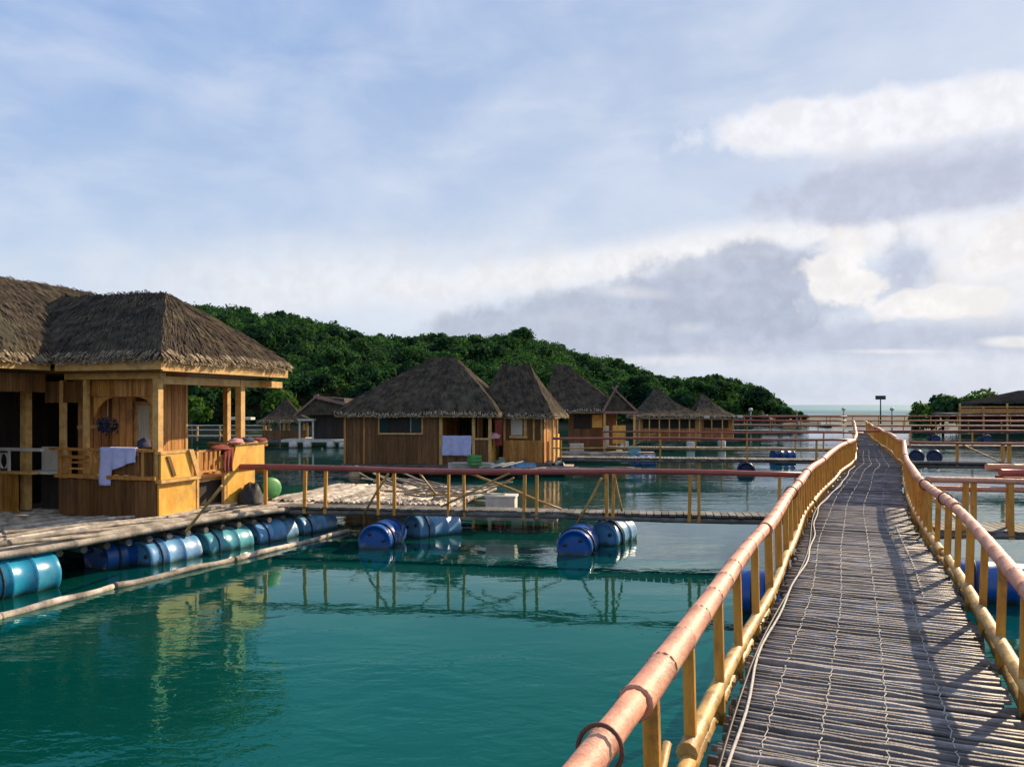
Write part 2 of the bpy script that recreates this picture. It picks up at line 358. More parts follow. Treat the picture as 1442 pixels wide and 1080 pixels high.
w.add([(-LIM, -300, 0), (LIM, -300, 0), (LIM, LIM, 0), (-LIM, LIM, 0)], [(0, 1, 2, 3)])
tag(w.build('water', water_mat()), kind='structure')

# ------------------------------------------------------------------ hill and wood
SK = [(-500, 470), (-200, 440), (0, 428), (150, 425), (280, 428), (330, 430), (400, 438), (460, 453), (520, 468), (560, 472), (620, 468), (700, 470),
      (735, 461), (770, 478), (820, 495), (870, 505), (910, 522), (955, 533), (1000, 524), (1040, 533), (1072, 545), (1098, 568), (1142, 596)]
def sky_y(x): return float(np.interp(x, [a for a, _ in SK], [b for _, b in SK]))
def shoreY(px): return float(np.interp(px, [-500, 200, 500, 900, 1142, 1200], [62, 66, 72, 84, 92, 93]))
TREE_H = 4.4
def hill_z(px, t):
    """t 0 at the shore, 1 at the crest, 2 behind"""
    Ys = shoreY(px); depth = 12 + 34 * min(1, max(0, (HZ + 28 - sky_y(px)) / 110.0)); Y = Ys + depth * t
    Yr = Ys + depth; zr = H + (HZ - sky_y(px)) * Yr / F - TREE_H
    zr = max(zr, 0.3)
    k = math.sin(min(t, 1) * math.pi / 2) ** 0.9 if t <= 1 else max(0.0, 1 - (t - 1) * .55)
    z = 0.25 + (zr - .25) * k + 1.1 * (mnoise.noise(Vector((px * .012, t * 3, 1)))) * min(1, t * 2) * min(1, zr / 4)
    if t <= 0: z = -0.6
    return Vector(((px - 721) / F * Y, Y, z))
hm = MB(); pxs = list(range(-500, 1161, 12)); ts = [-.05, 0.02, .12, .25, .4, .55, .7, .85, 1, 1.15, 1.4, 2]
hv = [hill_z(p, t) for p in pxs for t in ts]; nt_ = len(ts)
hf = [(i * nt_ + j, (i + 1) * nt_ + j, (i + 1) * nt_ + j + 1, i * nt_ + j + 1) for i in range(len(pxs) - 1) for j in range(nt_ - 1)]
hm.add(hv, hf, True); tag(hm.build('hill', M['earth']), kind='structure')
def crown_pts(c, r, n, rng, flat=0.8, lobes=7):
    """leaf positions over a lumpy crown: several clumps, leaves near their surfaces"""
    lc = rng.normal(size=(lobes, 3)); lc /= np.linalg.norm(lc, axis=1)[:, None]; lc *= r * rng.uniform(.35, .72, (lobes, 1)); lc[:, 2] = np.abs(lc[:, 2]) * flat * 1.1 - .1 * r
    lr = r * rng.uniform(.30, .52, lobes)
    k = rng.integers(0, lobes, n); d = rng.normal(size=(n, 3)); d /= np.linalg.norm(d, axis=1)[:, None]
    d[:, 2] = np.where(d[:, 2] < -.35, -d[:, 2], d[:, 2])
    P = np.array(c) + lc[k] + d * (lr[k] * rng.uniform(.7, 1.06, n))[:, None]
    return P, d
def leaf_axes(d, s, rng):
    n = len(d); nrm = d + rng.normal(size=(n, 3)) * .45; nrm /= np.linalg.norm(nrm, axis=1)[:, None]
    t = rng.normal(size=(n, 3)); A = np.cross(nrm, t); A /= np.linalg.norm(A, axis=1)[:, None] + 1e-9; B = np.cross(nrm, A)
    sz = (s * rng.uniform(.55, 1.3, n))[:, None]
    return A * sz, B * sz * .7
Ps, As, Bs = [], [], []
def wood_tree(p, r, n, leaf):
    P, d = crown_pts(p, r, n, rng); A, B = leaf_axes(d, leaf, rng); Ps.append(P); As.append(A); Bs.append(B)
px = -430.0
while px < 1136:
    span_h = HZ + 28 - sky_y(px)
    for t in np.arange(0.04, 1.10, 0.10):
        for _ in range(2):
            q = px + random.uniform(-14, 14); tt = max(.02, t + random.uniform(-.05, .05))
            if q > 1125: continue
            b = hill_z(q, tt); r = random.uniform(1.3, 3.9) * (0.75 if tt < .15 else 1)
            if q > 1060: r *= .72
            top = b.z + (TREE_H - r) * random.uniform(.55, 1.3)
            av = (HZ - sky_y(q)) * b.y / F + H; r = min(r, max(.35, av * .48)); top = min(top, max(.3, av - r * .85))
            if tt > .9: top = min(top, H + (HZ - sky_y(q)) * b.y / F - r * .85 + random.uniform(-.1, .7))
            n = 620 if q > 230 else 130
            wood_tree((b.x, b.y, max(top, r * .6)), r, n, 0.15 if q > 230 else .36)
    px += 26
for q in range(-400, 1135, 11):      # bushes hanging over the waterline
    b = hill_z(q + random.uniform(-5, 5), .03); wood_tree((b.x, b.y - .4, random.uniform(.5, 1.0)), random.uniform(.9, 1.6) * (1 if q < 1085 else .6), 160, .14)
for q in range(990, 1142, 5):
    for t in (.2, .45, .7, 1.0):
        b = hill_z(q, t); av = (HZ - sky_y(q)) * b.y / F + H; r = min(1.1, av * .45); wood_tree((b.x + random.uniform(-.4, .4), b.y, random.uniform(.35, .55) * av), r, 170, .14)
tag(quads_mesh('wood', np.concatenate(Ps), np.concatenate(As), np.concatenate(Bs), M['leaf']),
    'dense dark green wood covering the hill behind the huts', 'wood', kind='stuff')

def tree(name, base, h, r, n, leaf, m, label, group=None, lean=0.0, flat=.8):
    root = empty(name, base, 0, label, 'tree', group)
    t = MB(); top = Vector((lean, 0, h - r * .6)); t.tube([(0, 0, -.3), (lean * .3, 0.05, h * .35), top], [h * .035 + .05, h * .025 + .04, .04], 7)
    for k in range(5):
        a = k * 1.3 + random.random(); s0 = Vector((lean * .4, 0, h * random.uniform(.3, .55)))
        t.tube([s0, s0 + Vector((math.cos(a) * r * .4, math.sin(a) * r * .4, h * .18)), s0 + Vector((math.cos(a) * r * .75, math.sin(a) * r * .75, h * .28))], [h * .015 + .03, .03, .015], 5)
    t.build('trunk', M['bark'], root)
    P, d = crown_pts((lean, 0, h - r * .75), r, n, rng, flat, 9); A, B = leaf_axes(d, leaf, rng)
    quads_mesh('crown', P, A, B, m, root); return root
# the few trees one can tell apart
for (x, yt, Y, r, m, lab) in [
    (1300, 571, 76, 2.3, 'leaf2', 'small bright green tree leftmost of the trees by the right pavilion'),
    (1328, 560, 78, 2.6, 'leaf', 'dark green tree second from the left by the right pavilion'),
    (1352, 557, 76, 2.7, 'leaf', 'dark round tree at the left end of the right pavilion'),
    (1392, 553, 90, 3.4, 'leaf2', 'green tree rising behind the roof of the right pavilion'),
    (1428, 551, 92, 3.6, 'leaf', 'dark tree behind the right end of the right pavilion roof')]:
    z = H + (HZ - yt) * Y / F; tree('shore_tree', ((x - 721) / F * Y, Y, .2), z - .2, r, 900, .22, M[m], lab, 'trees on the right shore')
tree('shore_tree', ((392 - 721) / F * 56, 56, .1), 3.3, 1.9, 900, .2, M['leaf2'], 'bright leafy tree on the shore behind the conical kiosk', None)
tree('shore_tree', ((268 - 721) / F * 60, 60, .1), 2.9, 1.9, 800, .2, M['leaf2'], 'low green tree seen between the corner posts of the near cottage', None)

# low shore on the right and the spit that closes the lagoon
s_ = MB(); 
for i in range(40):
    x0 = 34 + i * 3.2; y0 = 84 + math.sin(i * .8) * 1.0 + (0 if i < 12 else -(i - 12) * .25)
    s_.add([(x0 - .2, y0 - random.uniform(1, 1.6), -.2), (x0 + 3.3, y0 - random.uniform(1, 1.6), -.2), (x0 + 3.3, y0 + .4, .28 + random.uniform(0, .12)), (x0 - .2, y0 + .4, .3),
            (x0 + 3.3, y0 + 9, -.2), (x0 - .2, y0 + 9, -.2)], [(0, 1, 2, 3), (3, 2, 4, 5)])
tag(s_.build('shore', M['stone']), kind='structure')
s_ = MB(); g_ = 12
vs = [(42 + i * 6, 72 + j * 5 - i * .5, -.3 + (0 if i in (0,) or j in (0, g_) else 1) * (.7 + i * .12 + .3 * math.sin(i * 2 + j))) for i in range(g_ + 1) for j in range(g_ + 1)]
s_.add(vs, [(i * (g_ + 1) + j, (i + 1) * (g_ + 1) + j, (i + 1) * (g_ + 1) + j + 1, i * (g_ + 1) + j + 1) for i in range(g_) for j in range(g_)], True)
tag(s_.build('headland', M['earth']), kind='structure')
# far blue hills
s_ = MB(); prof = [(0, 0), (120, 14), (260, 34), (420, 50), (620, 78), (900, 70), (1300, 90)]
for i in range(len(prof) - 1):
    (a, za), (b, zb) = prof[i], prof[i + 1]
    s_.add([(1120 + a, 1900, -1), (1120 + b, 1900, -1), (1120 + b, 2100, zb), (1120 + a, 2100, za), (1120 + b, 2400, -1), (1120 + a, 2400, -1)], [(0, 1, 2, 3), (3, 2, 4, 5)], True)
tag(s_.build('far_hills', mat('distant_hill_green', (0.10, 0.15, 0.15), 0.9, (0.08, 0.12, 0.13), 0, .01)), kind='structure')

# ------------------------------------------------------------------ main walkway
LE = [(-1.6, -2.2), (-.62, 0), (.30, 2.3), (1.05, 4.0), (1.37, 4.8), (2.88, 8.1), (3.92, 10.6), (4.98, 13), (6.45, 16), (8.2, 19.4), (9.75, 22.3), (12.6, 28.6), (18.2, 41.6), (22.4, 51.4)]
def left_edge(Y): return float(np.interp(Y, [b for a, b in LE], [a for a, b in LE]))
def smooth_left(Y): return sum(left_edge(Y + o) * w_ for o, w_ in ((-1, .25), (-.4, .25), (.4, .25), (1, .25)))
def wid(Y): return float(np.interp(Y, [0, 6, 14, 22, 30, 40, 50], [1.62, 1.62, 1.5, 1.25, 1.0, .7, .55]))
ZD = 0.60
def zd(Y): return ZD + .022 * math.sin(Y * .9 + .5) * min(1, Y / 8) + (.10 * math.exp(-((Y - 19.5) / 2.2) ** 2)) - (.04 * math.exp(-((Y - 15) / 1.6) ** 2))
def wp(Y, s, dz=0.0):
    """point across the walkway: s = 0 left edge, 1 right edge (metres outside via s<0 handled by off)"""
    return Vector((smooth_left(Y) + wid(Y) * s, Y, zd(Y) + dz))
DV = Vector((math.sin(R(24)), math.cos(R(24)), 0)); PV = Vector((DV.y, -DV.x, 0))
walk = empty('bamboo_walkway', (0, 0, 0), 0, 'long floating bamboo walkway with salmon handrails running away towards the sea', 'walkway')
mb = MB(); Y = -1.6
while Y < 51.3:
    pitch = (random.choice((.034, .042, .05, .056, .066)) if Y < 14 else (.075 if Y < 26 else .14))
    r = pitch * .5 * random.uniform(.86, 1.04)
    # slats lie across the run: perpendicular to DV
    if Y > 1 and random.random() < .012: Y += pitch; continue
    a = wp(Y, 0); half = wid(Y) * PV.x
    if random.random() < .04: a.z += .012; r *= 1.15
    ov0, ov1 = random.uniform(-.05, .03), random.uniform(-.04, .05)
    skew = random.uniform(-.02, .02)
    n = 9 if Y < 10 else 4; pts = []
    for i in range(n + 1):
        u = i / n; q = a + PV * (ov0 + (half + ov1 - ov0) * u); q = q + DV * (skew * (u - .5) + math.sin(u * 9 + Y * 31) * .004)
        q.z += -r * 1.0 + random.uniform(-.006, .006) + math.sin(Y * 7) * .004; pts.append(q)
    mb.tube(pts, [r * random.uniform(.93, 1.04) for _ in pts], 6 if Y < 14 else 4, True, Y < 14)
    Y += pitch / DV.y * random.uniform(.98, 1.06)
mb.build('deck', M['slat'], walk)
# ropes that bind the slats: zigzag of short stitches
for k, sfr in enumerate((.15, .33, .535, .74)):
    rp = MB(); Y = -1.4; pts = []
    i = 0
    while Y < 30:
        off = math.sin(Y * 1.1 + k) * .018 + (.007 if i % 2 else -.007)
        q = wp(Y, sfr) + PV * off; q.z += (.006 if i % 3 else -.014); pts.append(q); Y += .055 if Y < 12 else .2; i += 1
    rp.tube(pts, .0032, 4, True); rp.build('binding_rope', M['rope'], walk)
rp = MB(); pts = []; Y = 7.1; i = 0
while Y < 11.5:
    q = wp(Y, .80 + (Y - 7) * .008) + PV * (.009 if i % 2 else -.009); q.z += .008; pts.append(q); Y += .06; i += 1
rp.tube(pts, .0042, 4); rp.build('binding_rope', M['rope'], walk)
# loose cable along the left edge
pts = [wp(Y, .055 + .035 * math.sin(Y * .8) + .01 * math.sin(Y * 3.1), .012) for Y in np.arange(-1, 22, .25)]
MB().tube(pts, .009, 6).build('edge_cable', M['rope'], walk)
pts = [wp(Y, .035 + .035 * math.sin(Y * .8 + .3), .01) for Y in np.arange(-1, 18, .25)]
MB().tube(pts, .008, 6).build('edge_cable', M['black'], walk)
HR = 0.67
def rail_pt(Y, side, dz): # side -1 left, +1 right; outside the deck edge
    s0 = wp(Y, 0) + PV * (-.10) if side < 0 else wp(Y, 1) + PV * (.10)
    return Vector((s0.x, s0.y, zd(Y) + dz))
def culm_line(mb, side, dz, r, y0, y1, seg, off=0.0, n=12, wob=.015, nodes=None):
    y = y0
    while y < y1:
        L = seg * random.uniform(.85, 1.15); y2 = min(y + L, y1); k = 0
        step = .36; m = max(2, int((y2 - y) / step)); pts = []; rs = []
        ph = random.random() * 6
        for i in range(m):
            if nodes is not None and y < 14:
                qn = rail_pt(y + (y2 - y) * (i + .03) / m, side, dz); qn += PV * (math.cos(ph + (i + .03) / m * 6) * wob * .7); qn.z += math.sin(ph + (i + .03) / m * 5) * wob
                rn = r * 1.035 * (1.07 - .22 * (i + .03) / m) * random.uniform(.995, 1.02); nodes.tube([qn - DV * random.uniform(.003, .006), qn + DV * random.uniform(.003, .006)], rn, 14, False)
            for u, rr in ((0, .985), (.03, 1.065), (.07, .98), (.5, .97)):
                yy = y + (y2 - y) * (i + u) / m; f = (yy - y) / (y2 - y)
                q = rail_pt(yy, side, dz) + PV * off; q.z += math.sin(ph + f * 5) * wob; q += PV * (math.cos(ph + f * 6) * wob * .7)
                pts.append(q); rs.append(r * rr * (1.07 - .22 * f))
        q = rail_pt(y2 + .12, side, dz) + PV * off; q.z += math.sin(ph + 5) * wob; pts.append(q); rs.append(r * .84)
        mb.tube(pts, rs, n if y < 14 else 8); y = y2
    return mb
for side in (-1, 1):
    nd = MB(); hr_ = culm_line(MB(), side, HR, .060 if side < 0 else .055, -1.2, 51, 4.6, wob=.009, nodes=nd); n0 = len(hr_.f); hr_.add(nd.v, nd.f, True); hr_ = hr_.build('handrail', M['pink'], walk)
    hr_.data.materials.append(M['nodemark']); hr_.data.polygons.foreach_set('material_index', [0] * n0 + [1] * (len(hr_.data.polygons) - n0))
    culm_line(MB(), side, .055, .048, -1.2, 51, 5.2, n=10, wob=.02).build('kerb_pole', M['yellow2'], walk)
    culm_line(MB(), side, -.12, .05, -1.2, 51, 5.0, off=.04 * side, n=8).build('side_pole', M['yellow2'], walk)
    # posts
    Y = -.15 + (.25 if side > 0 else 0); far = MB(); i = 0
    while Y < 50.6:
        a = rail_pt(Y, side, -.16) + PV * (.0 * side); b = rail_pt(Y, side, HR - .02)
        b += PV * (side * .02) + DV * random.uniform(-.03, .03); a += DV * random.uniform(-.03, .03)
        p = MB() if Y < 26 else far
        wd = random.uniform(.052, .07)
        p.beam(a, b, wd, .04, up=PV.cross(Vector((0, 0, 1))))
        if Y < 26: p.build('post', M['yellow'], walk)
        Y += .80 if Y < 10 else (.50 if Y < 26 else .7); i += 1
        Y += random.uniform(-.06, .06)
    tag(far.build('far_posts', M['yellow'], walk), kind='stuff')
    br = MB()
    for k in range(16):     # thin diagonal braces outside the posts in the far, denser rail
        y0 = 10.5 + k * 1.25; br.beam(rail_pt(y0, side, .02) + PV * .05 * side, rail_pt(y0 + 1.1, side, HR - .05) + PV * .05 * side, .035, .02)
    br.build('brace', M['yellow'], walk)
def ring(Y, side, r, tilt=0.0):
    c = rail_pt(Y, side, HR); T = MB(); pts = []
    d = DV; u = Vector((0, 0, 1))
    for k in range(25):
        a = 2 * math.pi * k / 24; pts.append(c + PV * (math.cos(a) * r) + u * (math.sin(a) * r) + d * (tilt * math.sin(a)))
    T.tube(pts, .008, 6, False); T.build('rubber_ring', M['browntie'], walk)
for (Y, s) in ((2.42, -1), (9.6, -1), (12.6, -1), (8.95, 1), (10.9, 1)): ring(Y, s, .072, .02)
# outer lower pole on the right
mbp = MB(); culm_line(mbp, 1, .34, .022, 3.2, 13.5, 5, off=.24, n=7); mbp.build('outer_pole', M['beam'], walk)
MB().pole(rail_pt(2.75, -1, -.1), rail_pt(3.35, -1, .30), .022, 7).build('brace', M['yellow2'], walk)
for k in range(24):       # cross bearers under the deck
    Y = -1 + k * 1.45; MB().pole(wp(Y, 0, -.11) - PV * .06, wp(Y, 1, -.11) + PV * .06, .045, 7).build('bearer', M['darkslat'], walk)

# ------------------------------------------------------------------ drums
def make_drum(m):
    root = empty('float_drum', (0, 0, 0), 0)
    Rr = .285; L = .44; prof = [(-L - .0, Rr * .60), (-L + .002, Rr * .86), (-L - .018, Rr * .90), (-L - .018, Rr * .965), (-L + .01, Rr), (-L + .05, Rr * .985)]
    for x in (-.15, .15): prof += [(x - .03, Rr * .99), (x - .015, Rr * 1.035), (x + .015, Rr * 1.035), (x + .03, Rr * .99)]
    prof += [(L - .05, Rr * .985), (L - .01, Rr), (L + .018, Rr * .965), (L + .018, Rr * .90), (L - .002, Rr * .86), (L, Rr * .60)]
    MB().lathe(prof, 28).build('shell', m, root)
    for sy in (-1, 1): MB().lathe([(-L - .022, .03), (-L + .002, .034)], 12, c=(0, sy * .13, .09)).build('bung', M['darkmetal'], root)
    t = MB(); t.tube([(-.27, math.cos(a) * .296, math.sin(a) * .296) for a in np.linspace(0, 2 * math.pi, 21)], .014, 5, False)
    t.build('strap', M['black'], root)
    return root
protos = {}
def drum(loc, ang, key, label, z=.09, group='plastic drums keeping the structures afloat', roll=None):
    """ang: heading of the axis, degrees from +X"""
    if key not in protos: o = protos[key] = make_drum(M[key])
    else: o = copy_tree(protos[key])
    o.location = (loc[0], loc[1], z); o.rotation_euler = (random.uniform(-1, 1) if roll is None else roll, 0, R(ang))
    tag(o, label, 'drum', group); return o
# two pairs under the cross walkway
drum((-2.18, 13.35), 80, 'drum', 'blue drum end facing the viewer, left of the two drum pairs', .10, roll=.4)
drum((-1.45, 14.35), 42, 'drumpale', 'pale drum just behind the blue one of the left pair', .10)
drum((1.08, 12.75), 76, 'drum', 'blue drum end facing the viewer, under the right leaning brace', .11, roll=-.3)
drum((1.74, 13.62), 60, 'drumpale', 'pale drum just behind the blue one of the right pair', .10)
drum((3.05, 9.0), -24, 'drum', 'dark blue drum under the left edge of the main walkway', .16)
drum((5.9, 9.55), -24, 'drum', 'dark blue drum sticking out under the right railing of the main walkway', .16)

# ------------------------------------------------------------------ cross walkways
def walkway(A, B, z0, z1, width, label, posts, rails=((HR, .05, 'red', 0.0),), slat=.12, braces=(), extra=None, back=True, group='cross walkways over the fish pens', post_w=.05):
    A = Vector((*A, 0)); B = Vector((*B, 0)); d = (B - A); L = d.length; rz = math.atan2(d.y, d.x)
    root = empty('floating_walkway', (A.x, A.y, 0), rz, label, 'walkway', group)
    zz = lambda x: z0 + (z1 - z0) * x / L
    mb = MB(); x = 0
    while x < L:
        mb.box((x, width / 2 + random.uniform(-.04, .04), zz(x) - .02), (slat * .86, width + random.uniform(-.02, .08), .035), rz=random.uniform(-.02, .02)); x += slat
    mb.build('deck', M['darkslat'], root)
    e = MB()
    for y in (.03, width - .03): e.pole((-.1, y, zz(0) - .09), (L + .1, y, zz(L) - .09), .05, 7, 1.0, wob=.015)
    e.build('bearer', M['darkslat'], root)
    for (h, r, m, y) in rails: MB().pole((-.25, y, zz(0) + h), (L + .2, y, zz(L) + h), r, 10, 1.2, wob=.02).build('handrail', M[m], root)
    hmax = max((q[0] for q in rails), default=.66)
    for x in posts:
        MB().beam((x + random.uniform(-.02, .02), 0, zz(x) - .12), (x, .0, zz(x) + hmax - .02), post_w * random.uniform(.85, 1.2), .04, up=(0, 1, 0)).build('post', M['yellow'], root)
    for (x0, h0, x1, h1, r, y) in braces:
        MB().pole((x0, y, zz(x0) + h0), (x1, y, zz(x1) + h1), r, 7, .5, wob=.01).build('brace', M['yellow2'], root)
    return root
def xs_on(A, B, pxs_):
    A = Vector(A); B = Vector(B); d = B - A; L = d.length; out = []
    for px_ in pxs_:
        k = (px_ - 721) / F; t = (k * A.y - A.x) / (d.x - k * d.y); out.append(t * L)
    return out
A0, A1 = (-4.83, 14.15), (4.45, 12.55)
pa = xs_on(A0, A1, [374, 430, 459, 532, 555, 632, 653, 739, 756, 854, 864, 972, 984, 1098])
bx = xs_on(A0, A1, [588, 615, 654, 790, 719, 622, 549, 514, 849, 813, 866, 876])
walkway(A0, A1, .55, .57, .42, 'near cross walkway with long red pole handrail on two drum pairs', pa,
        rails=((HR, .055, 'red', 0.0),),
        braces=[(bx[0], .66, bx[1], .25, .02, -.03), (bx[2], .66, bx[3], .04, .022, .04), (bx[4], .64, bx[5], .05, .02, -.04), (bx[6], .62, bx[7], -.12, .024, -.08),
                (bx[8], .58, bx[9], -.18, .024, -.10), (bx[10], .6, bx[11], .04, .022, -.05), (pa[6] + .3, .28, pa[7] - .2, .55, .015, .1), (pa[3], .3, pa[6], .22, .014, .05)])
walkway((1.6, 26.4), (10.6, 24.9), .6, .6, .8, 'second cross walkway left of the main one, with one dark drum', xs_on((1.6, 26.4), (10.6, 24.9), [790, 930, 1052, 1150]),
        rails=((.64, .045, 'red', 0), (.32, .025, 'yellow2', 0)))
walkway((4.0, 33.0), (13.8, 31.4), .6, .6, .8, 'third cross walkway left of the main one, carrying an orange post', xs_on((4.0, 33.0), (13.8, 31.4), [880, 930, 980, 1016, 1052, 1120, 1160]),
        rails=((.62, .042, 'red', 0), (.35, .025, 'darkslat', 0)), braces=[(1, .02, 2, .6, .02, 0)])
walkway((12.2, 23.7), (24, 21.8), .6, .6, .8, 'cross walkway right of the main one with a diagonal brace', xs_on((12.2, 23.7), (24, 21.8), [1348, 1412, 1421, 1500]),
        rails=((.62, .04, 'red', 0), (.0, .05, 'darkslat', -.05)), braces=[(xs_on((12.2, 23.7), (24, 21.8), [1355])[0], .55, xs_on((12.2, 23.7), (24, 21.8), [1412])[0], .03, .025, -.03)], post_w=.09)
walkway((15.3, 34.5), (34, 31.6), .6, .6, .8, 'cross walkway right of the main one, above a blue drum', [2, 4.5, 7, 9.5, 12], rails=((.62, .05, 'red', 0),))
walkway((22.6, 51.9), (50, 48.5), .62, .62, 1.2, 'far right cross walkway carried on a row of dark drums', [1 + 2 * i for i in range(13)], rails=((.66, .04, 'red', 0), (.35, .03, 'red', 0)))
walkway((12.5, 54.5), (21.8, 51.9), .62, .62, 1.2, 'far left cross walkway that ends at the farthest huts', [.6 + 1.5 * i for i in range(6)], rails=((.66, .06, 'red', 0), (.33, .05, 'red', 0)))
walkway((20, 63), (60, 60), .75, .75, 1.4, 'farthest walkway crossing the lagoon in front of the spit', [2 * i + 1 for i in range(18)], rails=((.72, .06, 'red', 0), (.36, .05, 'pink', 0)), slat=.2)
walkway((16.2, 58.5), (24, 57), .9, .9, 1.0, 'short red railed walkway left of the far end of the main one', [1, 3, 5, 7], rails=((.6, .07, 'red', 0), (.3, .05, 'red', 0)), slat=.2)
FA, FB = (6.08, 11.05), (13.0, 10.1)
wf = walkway(FA, FB, .60, .60, .8, 'near right cross walkway with double pink rails', xs_on(FA, FB, [1360, 1371, 1423, 1480, 1500]), rails=((.68, .045, 'pink', 0), (.585, .04, 'pink', 0.06)), post_w=.07)
MB().pole((.86, .35, 1.38), (7, .35, 1.38), .055, 9).build('stacked_beam', M['red'], wf)
MB().pole((.74, .5, 1.45), (6.5, .5, 1.45), .05, 9).build('stacked_beam', M['pink'], wf)
MB().span(.95, 1.5, .25, .7, 1.24, 1.315).build('beam_cradle', M['redcloth'], wf)
k = MB(); k.beam((1.0, .4, .5), (1.0, .4, 1.28), .06, .05); k.beam((1.42, .4, .5), (1.42, .4, 1.28), .06, .05); k.build('cradle_leg', M['yellow'], wf)
drum((8.1, 27.3), 75, 'drumdark', 'dark drum under the orange post of the second cross walkway', .10)
drum((11.4, 33.2), 10, 'drum', 'lone round blue drum seen under the third cross walkway', .18)
drum((17.25, 33.6), 62, 'drumdark', 'blue drum right of the main walkway bend, left one of a touching pair', .16)
drum((17.95, 33.5), 62, 'drumdark', 'blue drum right of the main walkway bend, right one of a touching pair', .16)
drum((8.6, 10.9), 80, 'drum', 'blue drum under the near right cross walkway with double rails', .12)
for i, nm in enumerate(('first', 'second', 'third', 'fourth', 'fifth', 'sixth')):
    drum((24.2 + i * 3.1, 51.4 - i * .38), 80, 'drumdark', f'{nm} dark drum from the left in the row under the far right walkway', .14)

# ------------------------------------------------------------------ thatched roofs
def hip_roof(name, x0, x1, y0, y1, ze, rx0, rx1, ry0, ry1, zr, parent, c=1.0, dens=60, strip=.22, edge=.11, m='thatch', rough=.03, sw=.010, skirt=True):
    """eave rectangle, ridge from (rx0,ry0) to (rx1,ry1); slopes drop with power c"""
    E = [Vector((x0, y0, ze)), Vector((x1, y0, ze)), Vector((x1, y1, ze)), Vector((x0, y1, ze))]
    longx = abs(rx1 - rx0) >= abs(ry1 - ry0)
    r0, r1 = Vector((rx0, ry0, zr)), Vector((rx1, ry1, zr))
    tops = [(r0, r1), (r1, r1), (r1, r0), (r0, r0)] if longx else [(r0, r0), (r0, r1), (r1, r1), (r1, r0)]
    mb = MB(); P0, A0_, B0_ = [], [], []; n_str = 0
    def surf(k, u, v):
        a, b = E[k], E[(k + 1) % 4]; ta, tb = tops[k]; p = a.lerp(b, u).lerp(ta.lerp(tb, u), v)
        p.z = ze + (zr - ze) * (v ** c)
        p.z += rough * mnoise.noise(p * 2.1) + rough * .6 * mnoise.noise(p * 6.0); return p
    NU, NV = 16, 12
    for k in range(4):
        vs = [surf(k, i / NU, j / NV) for j in range(NV + 1) for i in range(NU + 1)]
        fs = [(j * (NU + 1) + i, j * (NU + 1) + i + 1, (j + 1) * (NU + 1) + i + 1, (j + 1) * (NU + 1) + i) for j in range(NV) for i in range(NU)]
        mb.add(vs, fs, True)
        # eave thickness
        low = [p - Vector((0, 0, edge)) for p in vs[:NU + 1]]
        mb.add(vs[:NU + 1] + low, [(i, NU + 1 + i, NU + 2 + i, i + 1) for i in range(NU)])
    mb.add([E[i] - Vector((0, 0, edge)) for i in range(4)], [(0, 3, 2, 1)])
    roof = mb.build(name, M[m], parent)
    # straw strips
    for k in range(4):
        a, b = E[k], E[(k + 1) % 4]; ta, tb = tops[k]
        area = ((b - a).length + (tb - ta).length) / 2 * ((a.lerp(b, .5) - ta.lerp(tb, .5)).length)
        for _ in range(int(area * dens)):
            v = 1 - math.sqrt(random.random()) if (tb - ta).length < .3 else random.random()
            v = min(.97, v); u = random.random()
            p = surf(k, u, v); q = surf(k, u, max(0, v - .04)); d = (q - p)
            if d.length < 1e-6: continue
            d.normalize(); side = (b - a).normalized(); nrm = side.cross(-d).normalized()
            if nrm.z < 0: nrm = -nrm
            side = (side + d * random.uniform(-.25, .25)).normalized()
            L = strip * random.uniform(.5, 1.2)
            A_ = (d * L / 2 - nrm * 0 + Vector((0, 0, 0))); cpt = p + nrm * (.006 + random.random() * .02)
            A_ = A_ + nrm * random.uniform(-.012, .006)
            P0.append(cpt); A0_.append(A_); B0_.append(side * sw * random.uniform(.6, 1.6))
    if P0: quads_mesh('thatch_straw', np.array(P0), np.array(A0_), np.array(B0_), M[m], roof)
    # pale ragged fringe under the eaves
    P0, A0_, B0_ = [], [], []
    for k in range(4):
        a, b = E[k], E[(k + 1) % 4]; L = (b - a).length; side = (b - a).normalized(); out = Vector((side.y, -side.x, 0))
        for _ in range(int(L * dens * 1.3)):
            u = random.random(); p = surf(k, u, 0) - Vector((0, 0, random.uniform(.0, edge * 1.15))) + out * random.uniform(.0, .03)
            l = random.uniform(.04, .10)
            P0.append(p); A0_.append(out * l * .6 - Vector((0, 0, l * .55))); B0_.append(side * random.uniform(.008, .02) * (sw / .012))
    quads_mesh('eave_fringe', np.array(P0), np.array(A0_), np.array(B0_), M['thatchedge'], roof)
    return roof

# ------------------------------------------------------------------ near cottage (house 1)
Z1 = .62
h1 = empty('thatched_cottage', (-5.57, 12.4, Z1), R(-17), 'large near cottage with two joined thatched roofs and yellow bamboo porch', 'cottage')
zE = 3.10 - Z1      # eave height above its floor
hip_roof('porch_roof', -3.6, .34, -.32, 3.15, zE + .06, -3.4, -1.08, 1.42, 1.42, 4.36 - Z1, h1, c=.93, dens=260)
hip_roof('main_roof', -8.6, -1.80, -5.2, 5.2, zE + .04, -4.6, -4.6, -1.6, 3.2, 4.76 - Z1, h1, c=.86, dens=150)
